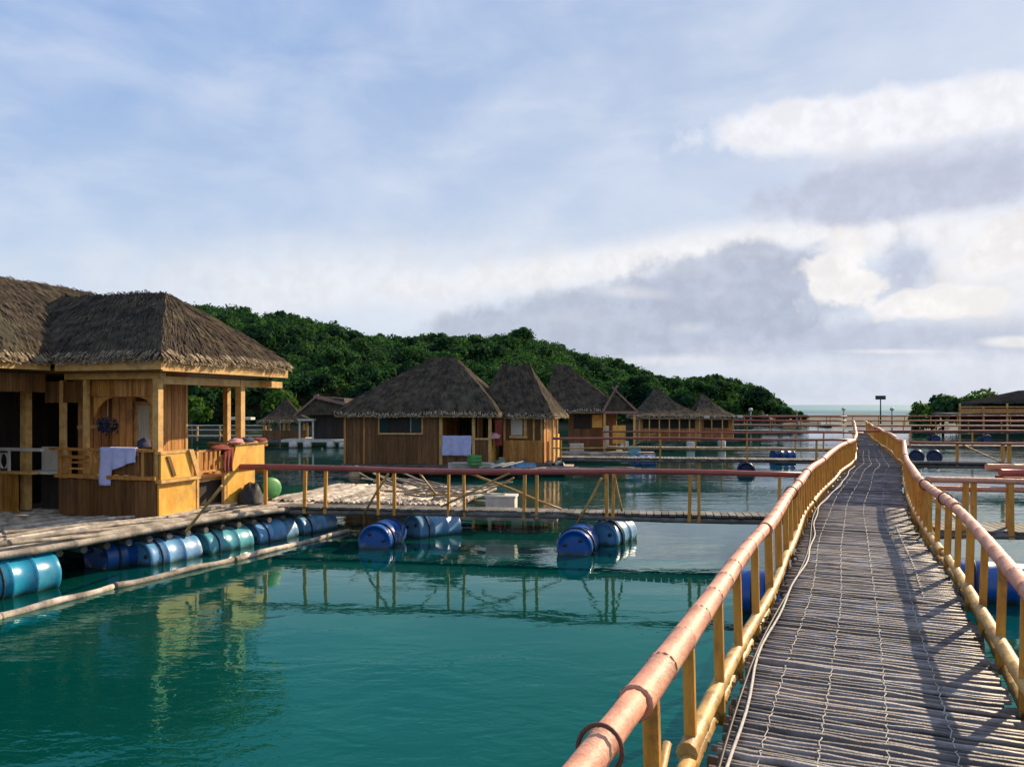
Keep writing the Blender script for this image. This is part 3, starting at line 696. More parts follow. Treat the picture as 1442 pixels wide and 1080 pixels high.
# fascia boards
def board(name, m, spec, parent=h1):
    mb = MB()
    for s in spec: mb.span(*s)
    return mb.build(name, M[m], parent)
board('fascia', 'beam', [(-1.74, .32, -.30, -.265, zE - .21, zE - .045)])
board('fascia', 'beam', [(.285, .32, -.262, 3.13, zE - .23, zE - .045)])
board('fascia', 'beam', [(-1.86, -1.82, -5.1, -.31, zE - .20, zE - .06)])
board('eave_beam', 'beam', [(-1.8, .10, -.06, .06, zE - .34, zE - .24)])
board('eave_beam', 'beam', [(-.05, .05, .065, 3.35, zE - .42, zE - .30)])
board('eave_beam', 'beam', [(-1.2, .30, 2.62, 2.72, zE - .42, zE - .31)])
board('soffit', 'wallshade', [(-3.4, .27, -.255, 3.1, zE - .235, zE - .215)])
# posts
def post(x, y, z1, w_=.10, z0=0.0, m='beam'): return MB().span(x - w_ / 2, x + w_ / 2, y - w_ / 2, y + w_ / 2, z0, z1).build('post', M[m], h1)
post(0, 0, zE - .24, .11); post(0, 2.08, zE - .3, .12); post(-.72, 2.66, zE - .31, .10)
post(-1.43, .02, zE - .34, .07); post(-1.95, .06, zE - .35, .08); post(-2.56, -.1, zE - .3, .12)
post(-2.56, -1.5, zE - .2, .14); post(-2.56, -3.2, zE - .2, .14)
# hanging slatted friezes above the openings
f = MB(); boards(f, -1.78, -.06, .10, zE - .62, zE - .34, .045, .014); f.build('frieze', M['wall'], h1)
f = MB(); boards(f, -2.3, -1.46, .03, zE - .72, zE - .36, .05, .014); f.build('frieze', M['wallshade'], h1)
f = MB(); boards(f, -4.6, -2.62, -.02, zE - .52, zE - .24, .05, .014); f.build('frieze', M['wallshade'], h1)
f = MB(); boards(f, -4.9, -.15, -2.10, zE - .55, zE - .24, .06, .014, along='y'); f.build('frieze', M['wallshade'], h1)
# arched board between the corner posts
ar = MB(); n = 14; vs = []
for i in range(n + 1):
    t = i / n; x = -1.38 + t * 1.30; zb = zE - .62 - .34 * (abs(2 * t - 1) ** 4); vs += [(x, .115, zE - .6), (x, .115, zb), (x, .14, zE - .6), (x, .14, zb)]
fs = []
for i in range(n):
    a = i * 4; b = a + 4; fs += [(a, a + 1, b + 1, b), (a + 2, b + 2, b + 3, a + 3), (a + 1, a + 3, b + 3, b + 1)]
ar.add(vs, fs); ar.build('arch', M['wall'], h1)
# cottage body behind the porch
b = MB(); boards(b, -1.30, -.85, .92, 0, zE - .2, .09, .03); b.build('wall', M['wallshade'], h1)
b = MB(); boards(b, .92, 1.66, -.86, 0, zE - .2, .09, .03, along='y'); b.build('wall', M['wall'], h1)
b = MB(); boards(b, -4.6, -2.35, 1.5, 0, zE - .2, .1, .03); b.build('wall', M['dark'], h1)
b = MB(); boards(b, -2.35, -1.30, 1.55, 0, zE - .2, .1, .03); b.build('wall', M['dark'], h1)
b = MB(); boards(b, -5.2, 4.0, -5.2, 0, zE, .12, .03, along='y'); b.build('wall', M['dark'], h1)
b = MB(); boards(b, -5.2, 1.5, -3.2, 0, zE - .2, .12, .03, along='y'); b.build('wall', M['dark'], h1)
post(-.86, .92, zE - .2, .07); post(-.86, 1.67, zE - .2, .06); post(-1.30, .92, zE - .2, .07)
MB().span(-2.8, .2, 0, 3.0, -.04, -.005).build('porch_floor', M['pale'], h1)
MB().span(-8.4, -2.62, -5, 5.0, -.04, -.005).build('porch_floor', M['pale'], h1)
# window with curtain
wn = MB(); wn.span(-1.24, -.90, .87, .90, 1.02, 1.10); wn.span(-1.24, -.90, .87, .90, 1.72, 1.79); wn.span(-1.25, -1.20, .868, .898, 1.10, 1.72); wn.span(-.94, -.895, .868, .898, 1.10, 1.72)
wn = wn.build('window', M['beam'], h1)
cu = MB(); vs = []; 
for i in range(25):
    x = -1.20 + .26 * i / 24; y = .885 + .012 * math.sin(i * 1.3); vs += [(x, y, 1.10), (x, y, 1.72)]
cu.add(vs, [(2 * i, 2 * i + 2, 2 * i + 3, 2 * i + 1) for i in range(24)], True); cu.build('curtain', M['curtain'], wn)
# door standing open, turned to the sun
dm = MB(); c_ = Vector((-1.93, .75, 0)); ang = R(52)
dx_, dy_ = math.cos(ang), math.sin(ang)
dr = MB()
for i in range(5):
    u = -.24 + i * .12; dr.box((c_.x + dx_ * u, c_.y + dy_ * u, 1.0), (.112, .03, 1.95), rz=ang)
dr = dr.build('door', M['wall'], h1)
hb = MB(); hb.box((c_.x, c_.y, 1.35), (.62, .045, .06), rz=ang); hb.box((c_.x, c_.y, .45), (.62, .045, .06), rz=ang); hb.build('ledge', M['beam'], dr)
MB().box((c_.x + dx_ * .2 + dy_ * .04, c_.y + dy_ * .2 - dx_ * .04, .95), (.05, .05, .1), rz=ang).build('handle', M['darkmetal'], dr)
b = MB()
for i in range(3): b.box((-1.42 + .06 * i, .62 + .09 * i, 1.0), (.10, .03, 2.0), rz=R(58))
b.build('lit_boards', M['wall'], h1)  # added boards, turned to catch sun as a lit strip in the porch
# front balustrade: solid board panel with ledge, fretwork and top rail
b = MB(); boards(b, -1.86, .05, -.10, -.05, .54, .08, .03); b.build('balustrade_panel', M['wallshade'], h1)
board('ledge', 'wall', [(-1.90, .09, -.17, -.02, .555, .61)])
board('top_rail', 'wall', [(-2.05, .0, -.13, -.05, .99, 1.035)])
fr = MB()
for x in (-1.86, -1.66, -1.22, -1.12, -1.0, -.2): fr.span(x - .022, x + .022, -.11, -.07, .61, .99)
for z in (.70, .80, .90): fr.span(-1.64, -1.24, -.105, -.085, z - .015, z + .015)
fr.span(-1.86, -1.25, -.112, -.082, .86, .90); fr.span(-1.18, -1.02, -.112, -.08, .62, .80); fr.span(-1.18, -1.02, -.112, -.08, .88, .95)
fr.build('fretwork', M['wall'], h1)
b = MB(); boards(b, -.95, -.02, -.085, .61, .99, .09, .015); b.build('backboard', M['wallshade'], h1)
# right side: near panel with outswept bracket, opening, far panel
def side_panel(y0, y1, x, z0, z1, m='panel', th=.03): return MB().span(x, x + th, y0, y1, z0, z1).build('side_panel', M[m], h1)
side_panel(-.08, .78, .06, -.05, .50); side_panel(-.08, .62, .10, .56, .95)
board('ledge', 'beam', [(.055, .17, -.12, .80, .505, .555)])
board('top_rail', 'beam', [(.02, .14, -.10, .62, .955, 1.0)])
br = MB(); br.add([(.135, .62, 1.0), (.135, .80, .56), (.135, .70, .56), (.135, .52, 1.0), (.17, .62, 1.0), (.17, .80, .56), (.17, .70, .56), (.17, .52, 1.0)],
   [(0, 1, 2, 3), (7, 6, 5, 4), (0, 4, 5, 1), (1, 5, 6, 2), (2, 6, 7, 3), (3, 7, 4, 0)]); br.build('bracket', M['beam'], h1)
br = MB(); br.add([(.135, .10, .92), (.135, .24, .60), (.135, .17, .60), (.135, .03, .92), (.15, .10, .92), (.15, .24, .60), (.15, .17, .60), (.15, .03, .92)],
   [(0, 1, 2, 3), (7, 6, 5, 4), (0, 4, 5, 1), (1, 5, 6, 2), (2, 6, 7, 3), (3, 7, 4, 0)]); br.build('bracket', M['wallshade'], h1)
fp = MB(); fp.add([(.10, 1.62, .56), (.10, 2.62, .56), (.10, 2.62, 1.02), (.10, 1.78, 1.02), (.14, 1.62, .56), (.14, 2.62, .56), (.14, 2.62, 1.02), (.14, 1.78, 1.02)],
   [(3, 2, 1, 0), (4, 5, 6, 7), (0, 1, 5, 4), (1, 2, 6, 5), (2, 3, 7, 6), (3, 0, 4, 7)]); fp.build('side_panel', M['panel'], h1)
side_panel(1.58, 2.38, .07, -.05, .55); board('top_rail', 'beam', [(.06, .18, 1.76, 2.66, 1.023, 1.065)])
board('side_post', 'beam', [(.04, .10, .785, .84, 0, .95), (.04, .10, 1.50, 1.56, 0, .95)])
# bench inside the opening and rear balustrade
bn = MB(); bn.span(-.6, -.05, .95, 2.5, .42, .47); bn.span(-.62, -.58, .95, 2.5, .47, .9); bn.build('bench', M['wall'], h1)
board('bench_shade', 'dark', [(-.09, -.06, .95, 2.5, .02, .41)])  # dark sheet in place of the shade under the bench
rb = MB()
for i in range(9): rb.span(-1.1 + i * .14, -1.06 + i * .14, 2.66, 2.69, .5, .95)
rb.span(-1.15, .15, 2.64, 2.72, .95, 1.0); rb.span(-1.15, .15, 2.65, 2.70, .45, .5); rb.build('rear_balustrade', M['wall'], h1)
fr = MB()
for i in range(5): fr.span(.05, .075, .88 + i * .12, .91 + i * .12, .62, .93)
fr.span(.04, .09, .84, 1.5, .93, .965); fr.span(.04, .09, .84, 1.5, .585, .62); fr.build('fretwork', M['wall'], h1)
# left balcony of the main cottage: slatted lower wall, rings fretwork
b = MB(); boards(b, -4.6, -2.5, -.30, -.05, .60, .055, .03); b.build('balustrade_panel', M['wall'], h1)
board('ledge', 'beam', [(-4.6, -2.15, -.36, -.24, .605, .65)])
board('top_rail', 'white', [(-4.6, -2.0, -.34, -.26, .98, 1.03)])
rg = MB()
for cx in (-3.02, -2.80, -3.24, -3.46):
    rg.tube([(cx + .085 * math.cos(a), -.30, .815 + .13 * math.sin(a)) for a in np.linspace(0, 2 * math.pi, 21)], .018, 6, False)
for x in (-2.91, -2.69, -3.13, -3.35): rg.span(x - .018, x + .018, -.315, -.285, .65, .98)
rg.build('ring_fretwork', M['white'], h1)
bn = MB(); bn.span(-2.45, -1.95, .10, .16, .62, 1.03); bn.span(-2.45, -1.95, -.2, .10, .60, .645); bn.build('white_seat', M['white'], h1)
board('recess_shade', 'dark', [(-2.48, -1.90, .12, .15, -.05, .6)])  # dark sheet stands in for the shade in the recess
# ---- things on and around the near cottage
def cloth(name, p, w_, h_, m, label, cat, rz=0, notch=None, nx=18, nz=14, amp=.02):
    """a cloth hung over a rail: short fold behind, long fall in front"""
    vs = []
    for i in range(nx + 1):
        for j in range(nz + 1):
            u = i / nx; v = j / nz; x = u * w_; drop = h_
            if notch and u > notch: drop = h_ * (.56 + .07 * math.sin(u * 5) - .12 * u)
            z = -v * drop; fold = amp * math.sin(u * 17) * v + amp * .5 * math.sin(u * 31 + 2) * v
            vs.append((x + .01 * math.sin(v * 6), -.02 - fold, z))
        vs += [(u * w_, .03, .012), (u * w_, .06, -.12)]
    nn = nz + 3; fs = [(i * nn + j, i * nn + j + 1, (i + 1) * nn + j + 1, (i + 1) * nn + j) for i in range(nx) for j in range(nz)]
    fs += [(i * nn, (i + 1) * nn, (i + 1) * nn + nz + 1, i * nn + nz + 1) for i in range(nx)] + [(i * nn + nz + 1, (i + 1) * nn + nz + 1, (i + 1) * nn + nz + 2, i * nn + nz + 2) for i in range(nx)]
    o = MB().add(vs, fs, True).build(name, M[m], loc=p, rz=rz); md = o.modifiers.new('thickness', 'SOLIDIFY'); md.thickness = .008
    return tag(o, label, cat)
def h1w(x, y, z): return Vector((-5.57, 12.4, Z1)) + Matrix.Rotation(R(-17), 3, 'Z') @ Vector((x, y, z))
cloth('towel', h1w(-.98, -.15, 1.05), .70, .60, 'towel', 'lavender towel hanging over the porch rail of the near cottage', 'towel', R(-17), notch=.33)
def heap(p, s, m, label, cat='clothes', name='clothes', seed=0, group=None):
    vs = []; fs = []; nu, nv = 16, 8; rr = random.Random(seed)
    for j in range(nv + 1):
        for i in range(nu):
            a = 2 * math.pi * i / nu; b_ = math.pi / 2 * j / nv; k_ = 1 + .3 * mnoise.noise(Vector((math.cos(a) * 1.5, math.sin(a) * 1.5 + seed, b_ * 2)))
            vs.append((s[0] * math.cos(a) * math.cos(b_) * k_, s[1] * math.sin(a) * math.cos(b_) * k_, s[2] * math.sin(b_) * k_ - .01))
    fs = [(j * nu + i, j * nu + (i + 1) % nu, (j + 1) * nu + (i + 1) % nu, (j + 1) * nu + i) for j in range(nv) for i in range(nu)]
    return tag(MB().add(vs, fs, True).build(name, M[m], loc=p, rz=R(73)), label, cat, group)
heap(h1w(.12, 1.35, .97), (.24, .12, .08), 'redcloth', 'crumpled red cloth heaped on the porch rail by the entrance', seed=3)
heap(h1w(.12, 1.78, 1.07), (.18, .10, .07), 'pinkcloth', 'pale pink cloth bundled on the yellow side panel rail', seed=5)
heap(h1w(.12, 2.12, 1.07), (.2, .10, .08), 'navycloth', 'dark blue clothes lying on the middle of the side rail', seed=8)
heap(h1w(.12, 2.50, 1.07), (.2, .10, .06), 'redcloth', 'dark red cloth at the far end of the side rail', seed=11)
heap(h1w(-.45, .2, 1.06), (.13, .1, .14), 'navycloth', 'small dark bag standing on the porch beside the corner post', 'bag', 'bag', 13)
cloth('red_blanket', h1w(.13, 1.42, .98), .26, .42, 'redcloth', 'red brown blanket hanging beside the porch entrance', 'blanket', R(73))
# hanging plant in the arch
hp = empty('hanging_plant', h1w(-1.22, .25, 1.42), 0, 'dark leafy plant hanging in front of the open cottage door', 'plant')
MB().tube([(0, 0, .0), (0, 0, .65)], .006, 5).build('cord', M['rope'], hp)
MB().lathe([(-.08, .05), (-.06, .075), (.04, .09), (.04, .085)], 14, 'Z').build('pot', M['bark'], hp)
P, d = crown_pts((0, 0, .02), .2, 260, rng, .6); P[:, 2] -= rng.uniform(0, .16, len(P)); A, B = leaf_axes(d, .028, rng); quads_mesh('leaves', P, A, B, M['navycloth'], hp)
# black tarp bundle and green basin by the walkway
heap(h1w(.28, 2.0, -.02), (.26, .22, .34), 'black', 'black tarpaulin bundle at the foot of the yellow porch panel', 'tarpaulin', 'tarpaulin', 21)
gb = MB(); gb.lathe([(0, .30), (.02, .32), (.10, .30), (.13, .20), (.14, .02)], 26, 'Z')
gb = gb.build('green_basin', M['green'], loc=h1w(.42, 2.42, .19)); gb.scale = (.62, .62, .62); gb.rotation_euler = (0, R(82), R(-38)); tag(gb, 'round green plastic basin leaning at the end of the porch', 'basin')
lp = MB().pole(at(262, 748, .5), at(334, 678, .62 + .62) + Vector((0, -.6, 0)), .022, 8).build('bamboo_pole', M['beam']); tag(lp, 'slanting bamboo pole leaning from raft edge to walkway rail', 'pole')

# ------------------------------------------------------------------ raft under the near cottage
raft = empty('bamboo_raft', (0, 0, 0), 0, 'bleached bamboo raft carrying the near cottage', 'raft')
a0, a1 = Vector((-7.6, 6.9, .58)), Vector((-3.55, 14.6, .47))
def raft_p(t, s, dz=0): # t along the water edge, s inland
    d_ = (a1 - a0); n_ = Vector((-d_.y, d_.x, 0)).normalized(); p = a0 + d_ * t + n_ * s; p.z += dz; return p
mb = MB()
for i in range(34):
    s = .05 + i * .105; t0 = random.uniform(0, .03)
    z = random.uniform(-.015, .02) + (-.05 if i in (5, 6, 12) else 0)
    mb.pole(raft_p(t0, s, z), raft_p(1.02 + random.uniform(-.05, .03), s + random.uniform(-.05, .05), z), .055, 8, .6, wob=.03)
mb.build('deck', M['pale'], raft)
mb = MB()
for i in range(26): t = .01 + i * .039; mb.pole(raft_p(t, .12, -.13), raft_p(t + .01, 3.8, -.13), .05, 7, .7)
mb.build('bearer', M['darkslat'], raft)
MB().span(-14, -7, 12, 16, .40, .52).build('deck', M['darkslat'], raft)
mb = MB()
for i in range(8): mb.pole(raft_p(.36 + i * .012, .1 + i * .19, .07), raft_p(.96, .25 + i * .12, .05), .03, 7, .5, wob=.03)
mb.build('loose_pole', M['pale'], raft)
d_ang = math.degrees(math.atan2(7.7, 4.05))
def rdrum(px_, off, key, label, z=.12):
    t = None
    for tt in np.linspace(-.3, 1.2, 600):
        p = raft_p(tt, off)
        if abs(721 + F * p.x / p.y - px_) < 1.2: t = tt; break
    p = raft_p(t, off); drum((p.x, p.y), d_ang, key, label, z); return t
rdrum(18, .18, 'drumcyan', 'bright cyan drum at the left end of the cottage raft', .17)
rdrum(176, .62, 'drum', 'dark blue drum set back in shadow under the cottage raft', .14)
td = rdrum(234, .30, 'drumpale', 'pale blue drum under the raft below the leaning pole', .06)
for key, lab in (('drumteal', 'greenish teal drum under the raft, between two pale drums'), ('drumpale', 'pale drum under the raft right of the teal one'), ('drumpale', 'pale drum at the right end of the cottage raft')):
    td += 1.06 / (a1 - a0).length; q_ = raft_p(td, .30); drum((q_.x, q_.y), d_ang, key, lab, .05)
fpole = MB(); pts = [at(-120, 899, .01), at(0, 868, .02), at(160, 826, .02), at(330, 788, .02), at(490, 748, .02)]
for i in range(4): fpole.pole(pts[i], pts[i + 1], .05, 9, .5, wob=.012)
tag(fpole.build('floating_pole', M['pale']), 'long pale bamboo pole floating on the water beside the raft', 'pole')
# platform behind the cross walkway, with a heap of poles
pf = empty('bamboo_platform', (-4.7, 15.3, .5), R(-12), 'low pale bamboo platform behind the near cross walkway', 'platform')
mb = MB()
for i in range(38): mb.pole((.08 + i * .1, -.2, 0), (.08 + i * .1 + random.uniform(-.04, .04), 3.0, 0), .05, 7, .6, wob=.015)
mb.build('deck', M['pale'], pf)
mb = MB()
for y in (.1, 1.3, 2.6): mb.pole((0, y, -.1), (4.0, y, -.1), .055, 7)
mb.build('bearer', M['darkslat'], pf)
pp = MB()
for i in range(15):
    b0 = at(random.uniform(470, 520), random.uniform(668, 690), random.uniform(.9, 1.25)) if i % 3 else at(random.uniform(500, 600), 700, .7)
    b0.y = random.uniform(14.9, 16.3); b0.x = random.uniform(-3.4, -1.9); e0 = Vector((b0.x + random.uniform(.6, 1.5), b0.y + random.uniform(-.3, .5), random.uniform(.58, .70))); b0.z = random.uniform(.75, 1.15)
    pp.pole(b0, e0, .016, 6, .4, wob=.02)
for i in range(10):
    b0 = Vector((random.uniform(-3.2, -.4), random.uniform(14.8, 15.4), random.uniform(.55, .75))); pp.pole(b0, b0 + Vector((random.uniform(.7, 1.6), random.uniform(-.1, .4), random.uniform(-.05, .2))), .02, 6, .4, wob=.02)
tag(pp.build('pole_heap', M['pale']), 'tangled heap of split bamboo poles behind the red handrail', 'poles')
cb = MB(); cb.span(-.28, .28, -.2, .2, 0, .26); cb.span(-.30, .30, -.22, .22, .26, .30)
tag(cb.build('foam_box', M['white'], loc=(-.2, 15.2, .32), rz=R(-8)), 'off white foam box seen under the red handrail between posts', 'box')
fb = MB(); fb.span(-.9, 1.1, -.4, .5, .18, .30); tag(fb.build('float_raft', M['pale'], loc=(-.2, 15.2, 0), rz=R(-8)), 'small pale float under the foam box', 'float')

# ------------------------------------------------------------------ huts in the middle distance
def hut(name, px0, px1, ybase, z0, ang, depth, wall_h, roof_top, label, ridge=(.40, .58), over=.35, c=1.15, wallm='wallshade', sidem='wall', dens=26, cat='hut', porch=None, overL=None, rpx=None, group='thatched huts on rafts', overR=None):
    """front wall from pixel column px0 to px1 standing at height z0, its base seen at row ybase at px0"""
    a = at(px0, ybase, z0); dirv = Vector((math.cos(R(ang)), math.sin(R(ang)))); k = (px1 - 721) / F
    t = (k * a.y - a.x) / (dirv.x - k * dirv.y); W = t
    root = empty(name, (a.x, a.y, z0), R(ang), label, cat, group)
    pw = porch if porch else 0.0
    wl = W - pw
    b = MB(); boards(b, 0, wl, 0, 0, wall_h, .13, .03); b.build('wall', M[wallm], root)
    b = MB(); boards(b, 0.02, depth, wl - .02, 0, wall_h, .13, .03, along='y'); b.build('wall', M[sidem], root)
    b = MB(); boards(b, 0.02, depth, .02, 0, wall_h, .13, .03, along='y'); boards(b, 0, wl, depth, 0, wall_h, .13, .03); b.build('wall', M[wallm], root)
    b = MB(); boards(b, 0, W, depth - .4, 0, wall_h, .13, .03) if porch else None
    if porch: b.build('wall', M['dark'], root)
    MB().span(-.1, W + .25, -.2, depth + .2, -.10, -.005).build('floor', M['darkslat'], root)
    z_e = wall_h + .06; orr = over if overR is None else overR; oll = over if overL is None else overL
    rr_ = [W * ridge[0], W * ridge[1]]
    if rpx:
        m_ = Vector((a.x - math.sin(R(ang)) * depth * .5, a.y + math.cos(R(ang)) * depth * .5))
        for i_ in (0, 1):
            kk_ = (rpx[i_] - 721) / F; rr_[i_] = (kk_ * m_.y - m_.x) / (dirv.x - kk_ * dirv.y)
    hip_roof('roof', -oll, W + orr, -over, depth + over, z_e, rr_[0], rr_[1], depth * .5, depth * .5, roof_top - z0, root, c=c, dens=dens, strip=.3, sw=.016, rough=.04)
    f = MB(); f.span(-oll + .03, W + orr - .03, -over + .02, -over + .05, z_e - .16, z_e - .06); f.build('fascia', M['beam'], root)
    f = MB(); f.span(W + orr - .05, W + orr - .02, -over + .055, depth + over - .03, z_e - .17, z_e - .06); f.build('fascia', M['beam'], root)
    return root, W
def hbox(root, name, m, *spec):
    mb = MB()
    for s in spec: mb.span(*s)
    return mb.build(name, M[m], root)
# hut 2
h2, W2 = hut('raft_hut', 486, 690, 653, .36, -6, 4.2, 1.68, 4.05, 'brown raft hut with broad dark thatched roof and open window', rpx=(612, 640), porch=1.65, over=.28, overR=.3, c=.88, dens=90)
h2x = lambda px_: xs_on(tuple(h2.location[:2]), (h2.location.x + 10 * math.cos(R(-6)), h2.location.y + 10 * math.sin(R(-6))), [px_])[0]
x0, x1 = h2x(535), h2x(594)
wo_ = hbox(h2, 'window', 'dark', (x0, x1, -.04, -.018, 1.06, 1.64))
hbox(wo_, 'frame', 'beam', (x0 - .05, x0, -.06, -.02, 1.0, 1.66), (x1, x1 + .05, -.06, -.02, 1.0, 1.66), (x0, x1, -.07, -.02, 1.0, 1.05))
hbox(wo_, 'pane', 'glass', (x0 + .02, x0 + .32, -.075, -.06, 1.07, 1.62)); hbox(wo_, 'pane', 'glass', (x1 - .34, x1 - .02, -.075, -.06, 1.07, 1.62))
hbox(wo_, 'pane_frame', 'metal', (x1 - .38, x1 - .342, -.08, -.055, 1.07, 1.62))
hbox(h2, 'band', 'wallshade', (0, W2 - 1.65, -.035, -.02, .96, 1.0)); hbox(h2, 'corner_post', 'wall', (-.03, .04, -.05, .02, 0, 1.68)); hbox(h2, 'corner_post', 'wall', (h2x(513) - .03, h2x(513) + .03, -.04, -.016, 0, 1.68))
for px_ in (621, 667, 690): hbox(h2, 'post', 'beam', (h2x(px_) - .05, h2x(px_) + .05, -.05, .05, 0, 1.68))
hbox(h2, 'post', 'beam', (W2 - .05, W2 + .05, 2.0, 2.1, 0, 1.68)); hbox(h2, 'post', 'beam', (W2 - .05, W2 + .05, 4.0, 4.1, 0, 1.68))
b = MB(); boards(b, h2x(621), h2x(690), 0, 0, .82, .12, .03); b.build('porch_rail', M['wallshade'], h2)
b = MB(); boards(b, .05, 2.0, W2, 0, .82, .12, .03, along='y'); b.build('porch_rail', M['panel'], h2)
hbox(h2, 'top_rail', 'beam', (h2x(621), W2 + .06, -.06, .06, .83, .89))
hbox(h2, 'lit_screen', 'wall', (W2 - .5, W2 - .46, .5, 1.6, .8, 1.65))
def cw(h, x, y, z): return Vector(h.location) + Matrix.Rotation(h.rotation_euler.z, 3, 'Z') @ Vector((x, y, z))
cloth('towel', cw(h2, h2x(620) + .08, -.09, .96), .98, .66, 'towel', 'pale lavender towel hanging on the porch rail of the brown raft hut', 'towel', R(-6), amp=.03)
cloth('red_blanket', cw(h2, W2 + .12, .2, 1.5), .5, .9, 'redcloth', 'red cloth hanging at the right porch corner of the brown raft hut', 'blanket', R(60))
heap(cw(h2, W2 + .1, .25, .88), (.3, .2, .18), 'pinkcloth', 'pink cloth heap on the right porch rail of the brown raft hut', seed=31)
# raft things before hut 2
rf = empty('bamboo_raft', (h2.location.x, h2.location.y, 0), R(-6), 'low raft under the brown raft hut, littered with pale boards', 'raft')
mb = MB()
for i in range(9): mb.pole((-.3, -.15 - i * .09, .22), (W2 + 1.6, -.15 - i * .09, .22), .05, 7, .7, wob=.02)
mb.build('deck', M['darkslat'], rf)
mb = MB()
for i in range(5): mb.box((W2 - .55 + i * .35, -.5 - .1 * i, .34 + .03 * i), (.9, .1, .03), rz=R(12 + 9 * i), ry=R(-8))
mb.build('loose_board', M['white'], rf)
bo = MB(); hull = [(-.75, .02), (-.6, .16), (0, .22), (.6, .16), (.75, .02)]
vs = []; 
for x, w_ in hull: vs += [(x, -w_, .2), (x, -w_ * .6, .02), (x, w_ * .6, .02), (x, w_, .2)]
fs = [(i * 4 + j, i * 4 + j + 1, (i + 1) * 4 + j + 1, (i + 1) * 4 + j) for i in range(4) for j in range(3)] + [(0, 3, 2, 1), (16, 17, 18, 19)]
bo = bo.add(vs, fs).build('small_boat', M['white'], loc=cw(h2, h2x(668), -.7, -.08), rz=R(-4)); md = bo.modifiers.new('t', 'SOLIDIFY'); md.thickness = .03
tag(bo, 'small white dinghy lying before the porch of the brown raft hut', 'boat')
# hut 3
h3, W3 = hut('raft_hut', 709, 766, 651, .36, -12, 2.7, 1.62, 3.78, 'orange raft hut with steep roof and a white window, between two other huts', rpx=(705, 746), over=.38, overR=.38, overL=1.0, c=1.18, dens=90, wallm='wallshade', sidem='wall')
h3x = lambda px_: xs_on(tuple(h3.location[:2]), (h3.location.x + 10 * math.cos(R(-12)), h3.location.y + 10 * math.sin(R(-12))), [px_])[0]
wo_ = hbox(h3, 'window', 'white', (h3x(720), h3x(736), -.06, -.02, .95, 1.58)); hbox(wo_, 'sill', 'beam', (h3x(718), h3x(743), -.10, -.02, .84, .93)); hbox(wo_, 'frame', 'beam', (h3x(738), h3x(742), -.06, -.018, .94, 1.58))
for px_ in (711, 752, 763): hbox(h3, 'post', 'beam', (h3x(px_) - .03, h3x(px_) + .03, -.07, -.018, 0, 1.6))
b = MB(); boards(b, 0.05, W3 - .05, -.10, 0, .78, .1, .03); b.build('porch_rail', M['wall'], h3)
for y in (.02, .95): hbox(h3, 'post', 'beam', (W3 + .25, W3 + .33, y, y + .08, 0, 1.58))
hbox(h3, 'side_panel', 'panel', (W3 + .26, W3 + .30, .12, .45, 0, .95)); hbox(h3, 'side_panel', 'panel', (W3 + .27, W3 + .31, 1.05, 1.5, 0, .95))
hbox(h3, 'step', 'pale', (W3 - .1, W3 + .9, -.5, 1.0, -.16, -.105))
rf = empty('bamboo_raft', (h3.location.x, h3.location.y, 0), R(-8), 'pale raft in front of the orange raft hut', 'raft')
mb = MB()
for i in range(10): mb.pole((-.6, -.1 - i * .10, .20), (4.6 + random.uniform(-.3, .3), -.1 - i * .1, .20), .05, 7, .7, wob=.02)
mb.build('deck', M['pale'], rf)
heap(cw(h3, .15, -1.0, -.1), (.3, .25, .3), 'leafpale', 'grey green bundle at the left foot of the orange hut', 'bundle', 'bundle', 41)
# hut 4 with gabled entrance
h4, W4 = hut('raft_hut', 800, 868, 634, .36, -8, 3.0, 1.72, 4.15, 'raft hut with dark roof and a small gabled entrance with crossed finials', rpx=(782, 799), over=.6, overR=.4, overL=1.2, c=1.1, dens=80, wallm='wallshade', sidem='wall')
h4x = lambda px_: xs_on(tuple(h4.location[:2]), (h4.location.x + 10 * math.cos(R(-8)), h4.location.y + 10 * math.sin(R(-8))), [px_])[0]
xa, xb = h4x(852), h4x(897); xm = h4x(866)
g = MB(); g.add([(xa, -.9, 1.68), (xb, -.9, 1.68), (xm, -.9, 2.45), (xa, .6, 1.68), (xb, .6, 1.68), (xm, .6, 2.45)], [(0, 1, 2), (3, 5, 4), (0, 2, 5, 3), (1, 4, 5, 2), (0, 3, 4, 1)]); g.build('gable', M['thatch'], h4)
g = MB(); g.beam((xa - .1, -.93, 1.66), (xm + .12, -.93, 2.82), .06, .09); g.beam((xb + .05, -.95, 1.66), (xm - .12, -.95, 2.75), .06, .08); g.span(xa, xb + .05, -.97, -.91, 1.62, 1.72); g.build('barge_board', M['tinroof'], h4)
for px_ in (852, 893): hbox(h4, 'post', 'beam', (h4x(px_) - .05, h4x(px_) + .05, -.88, -.78, 0, 1.62))
hbox(h4, 'entrance_panel', 'panel', (h4x(863), h4x(881), -.82, -.78, .35, 1.12)); hbox(h4, 'entrance_panel', 'white', (h4x(850), h4x(858), -.85, -.81, .1, 1.1))
hbox(h4, 'window', 'dark', (h4x(808), h4x(832), -.05, -.018, .95, 1.6)); hbox(h4, 'lit_shutter', 'panel', (h4x(834), h4x(848), -.07, -.02, 1.0, 1.55))
hbox(h4, 'floor_edge', 'pale', (-1.2, W4 + 1.6, -1.6, -.2, -.12, -.02))
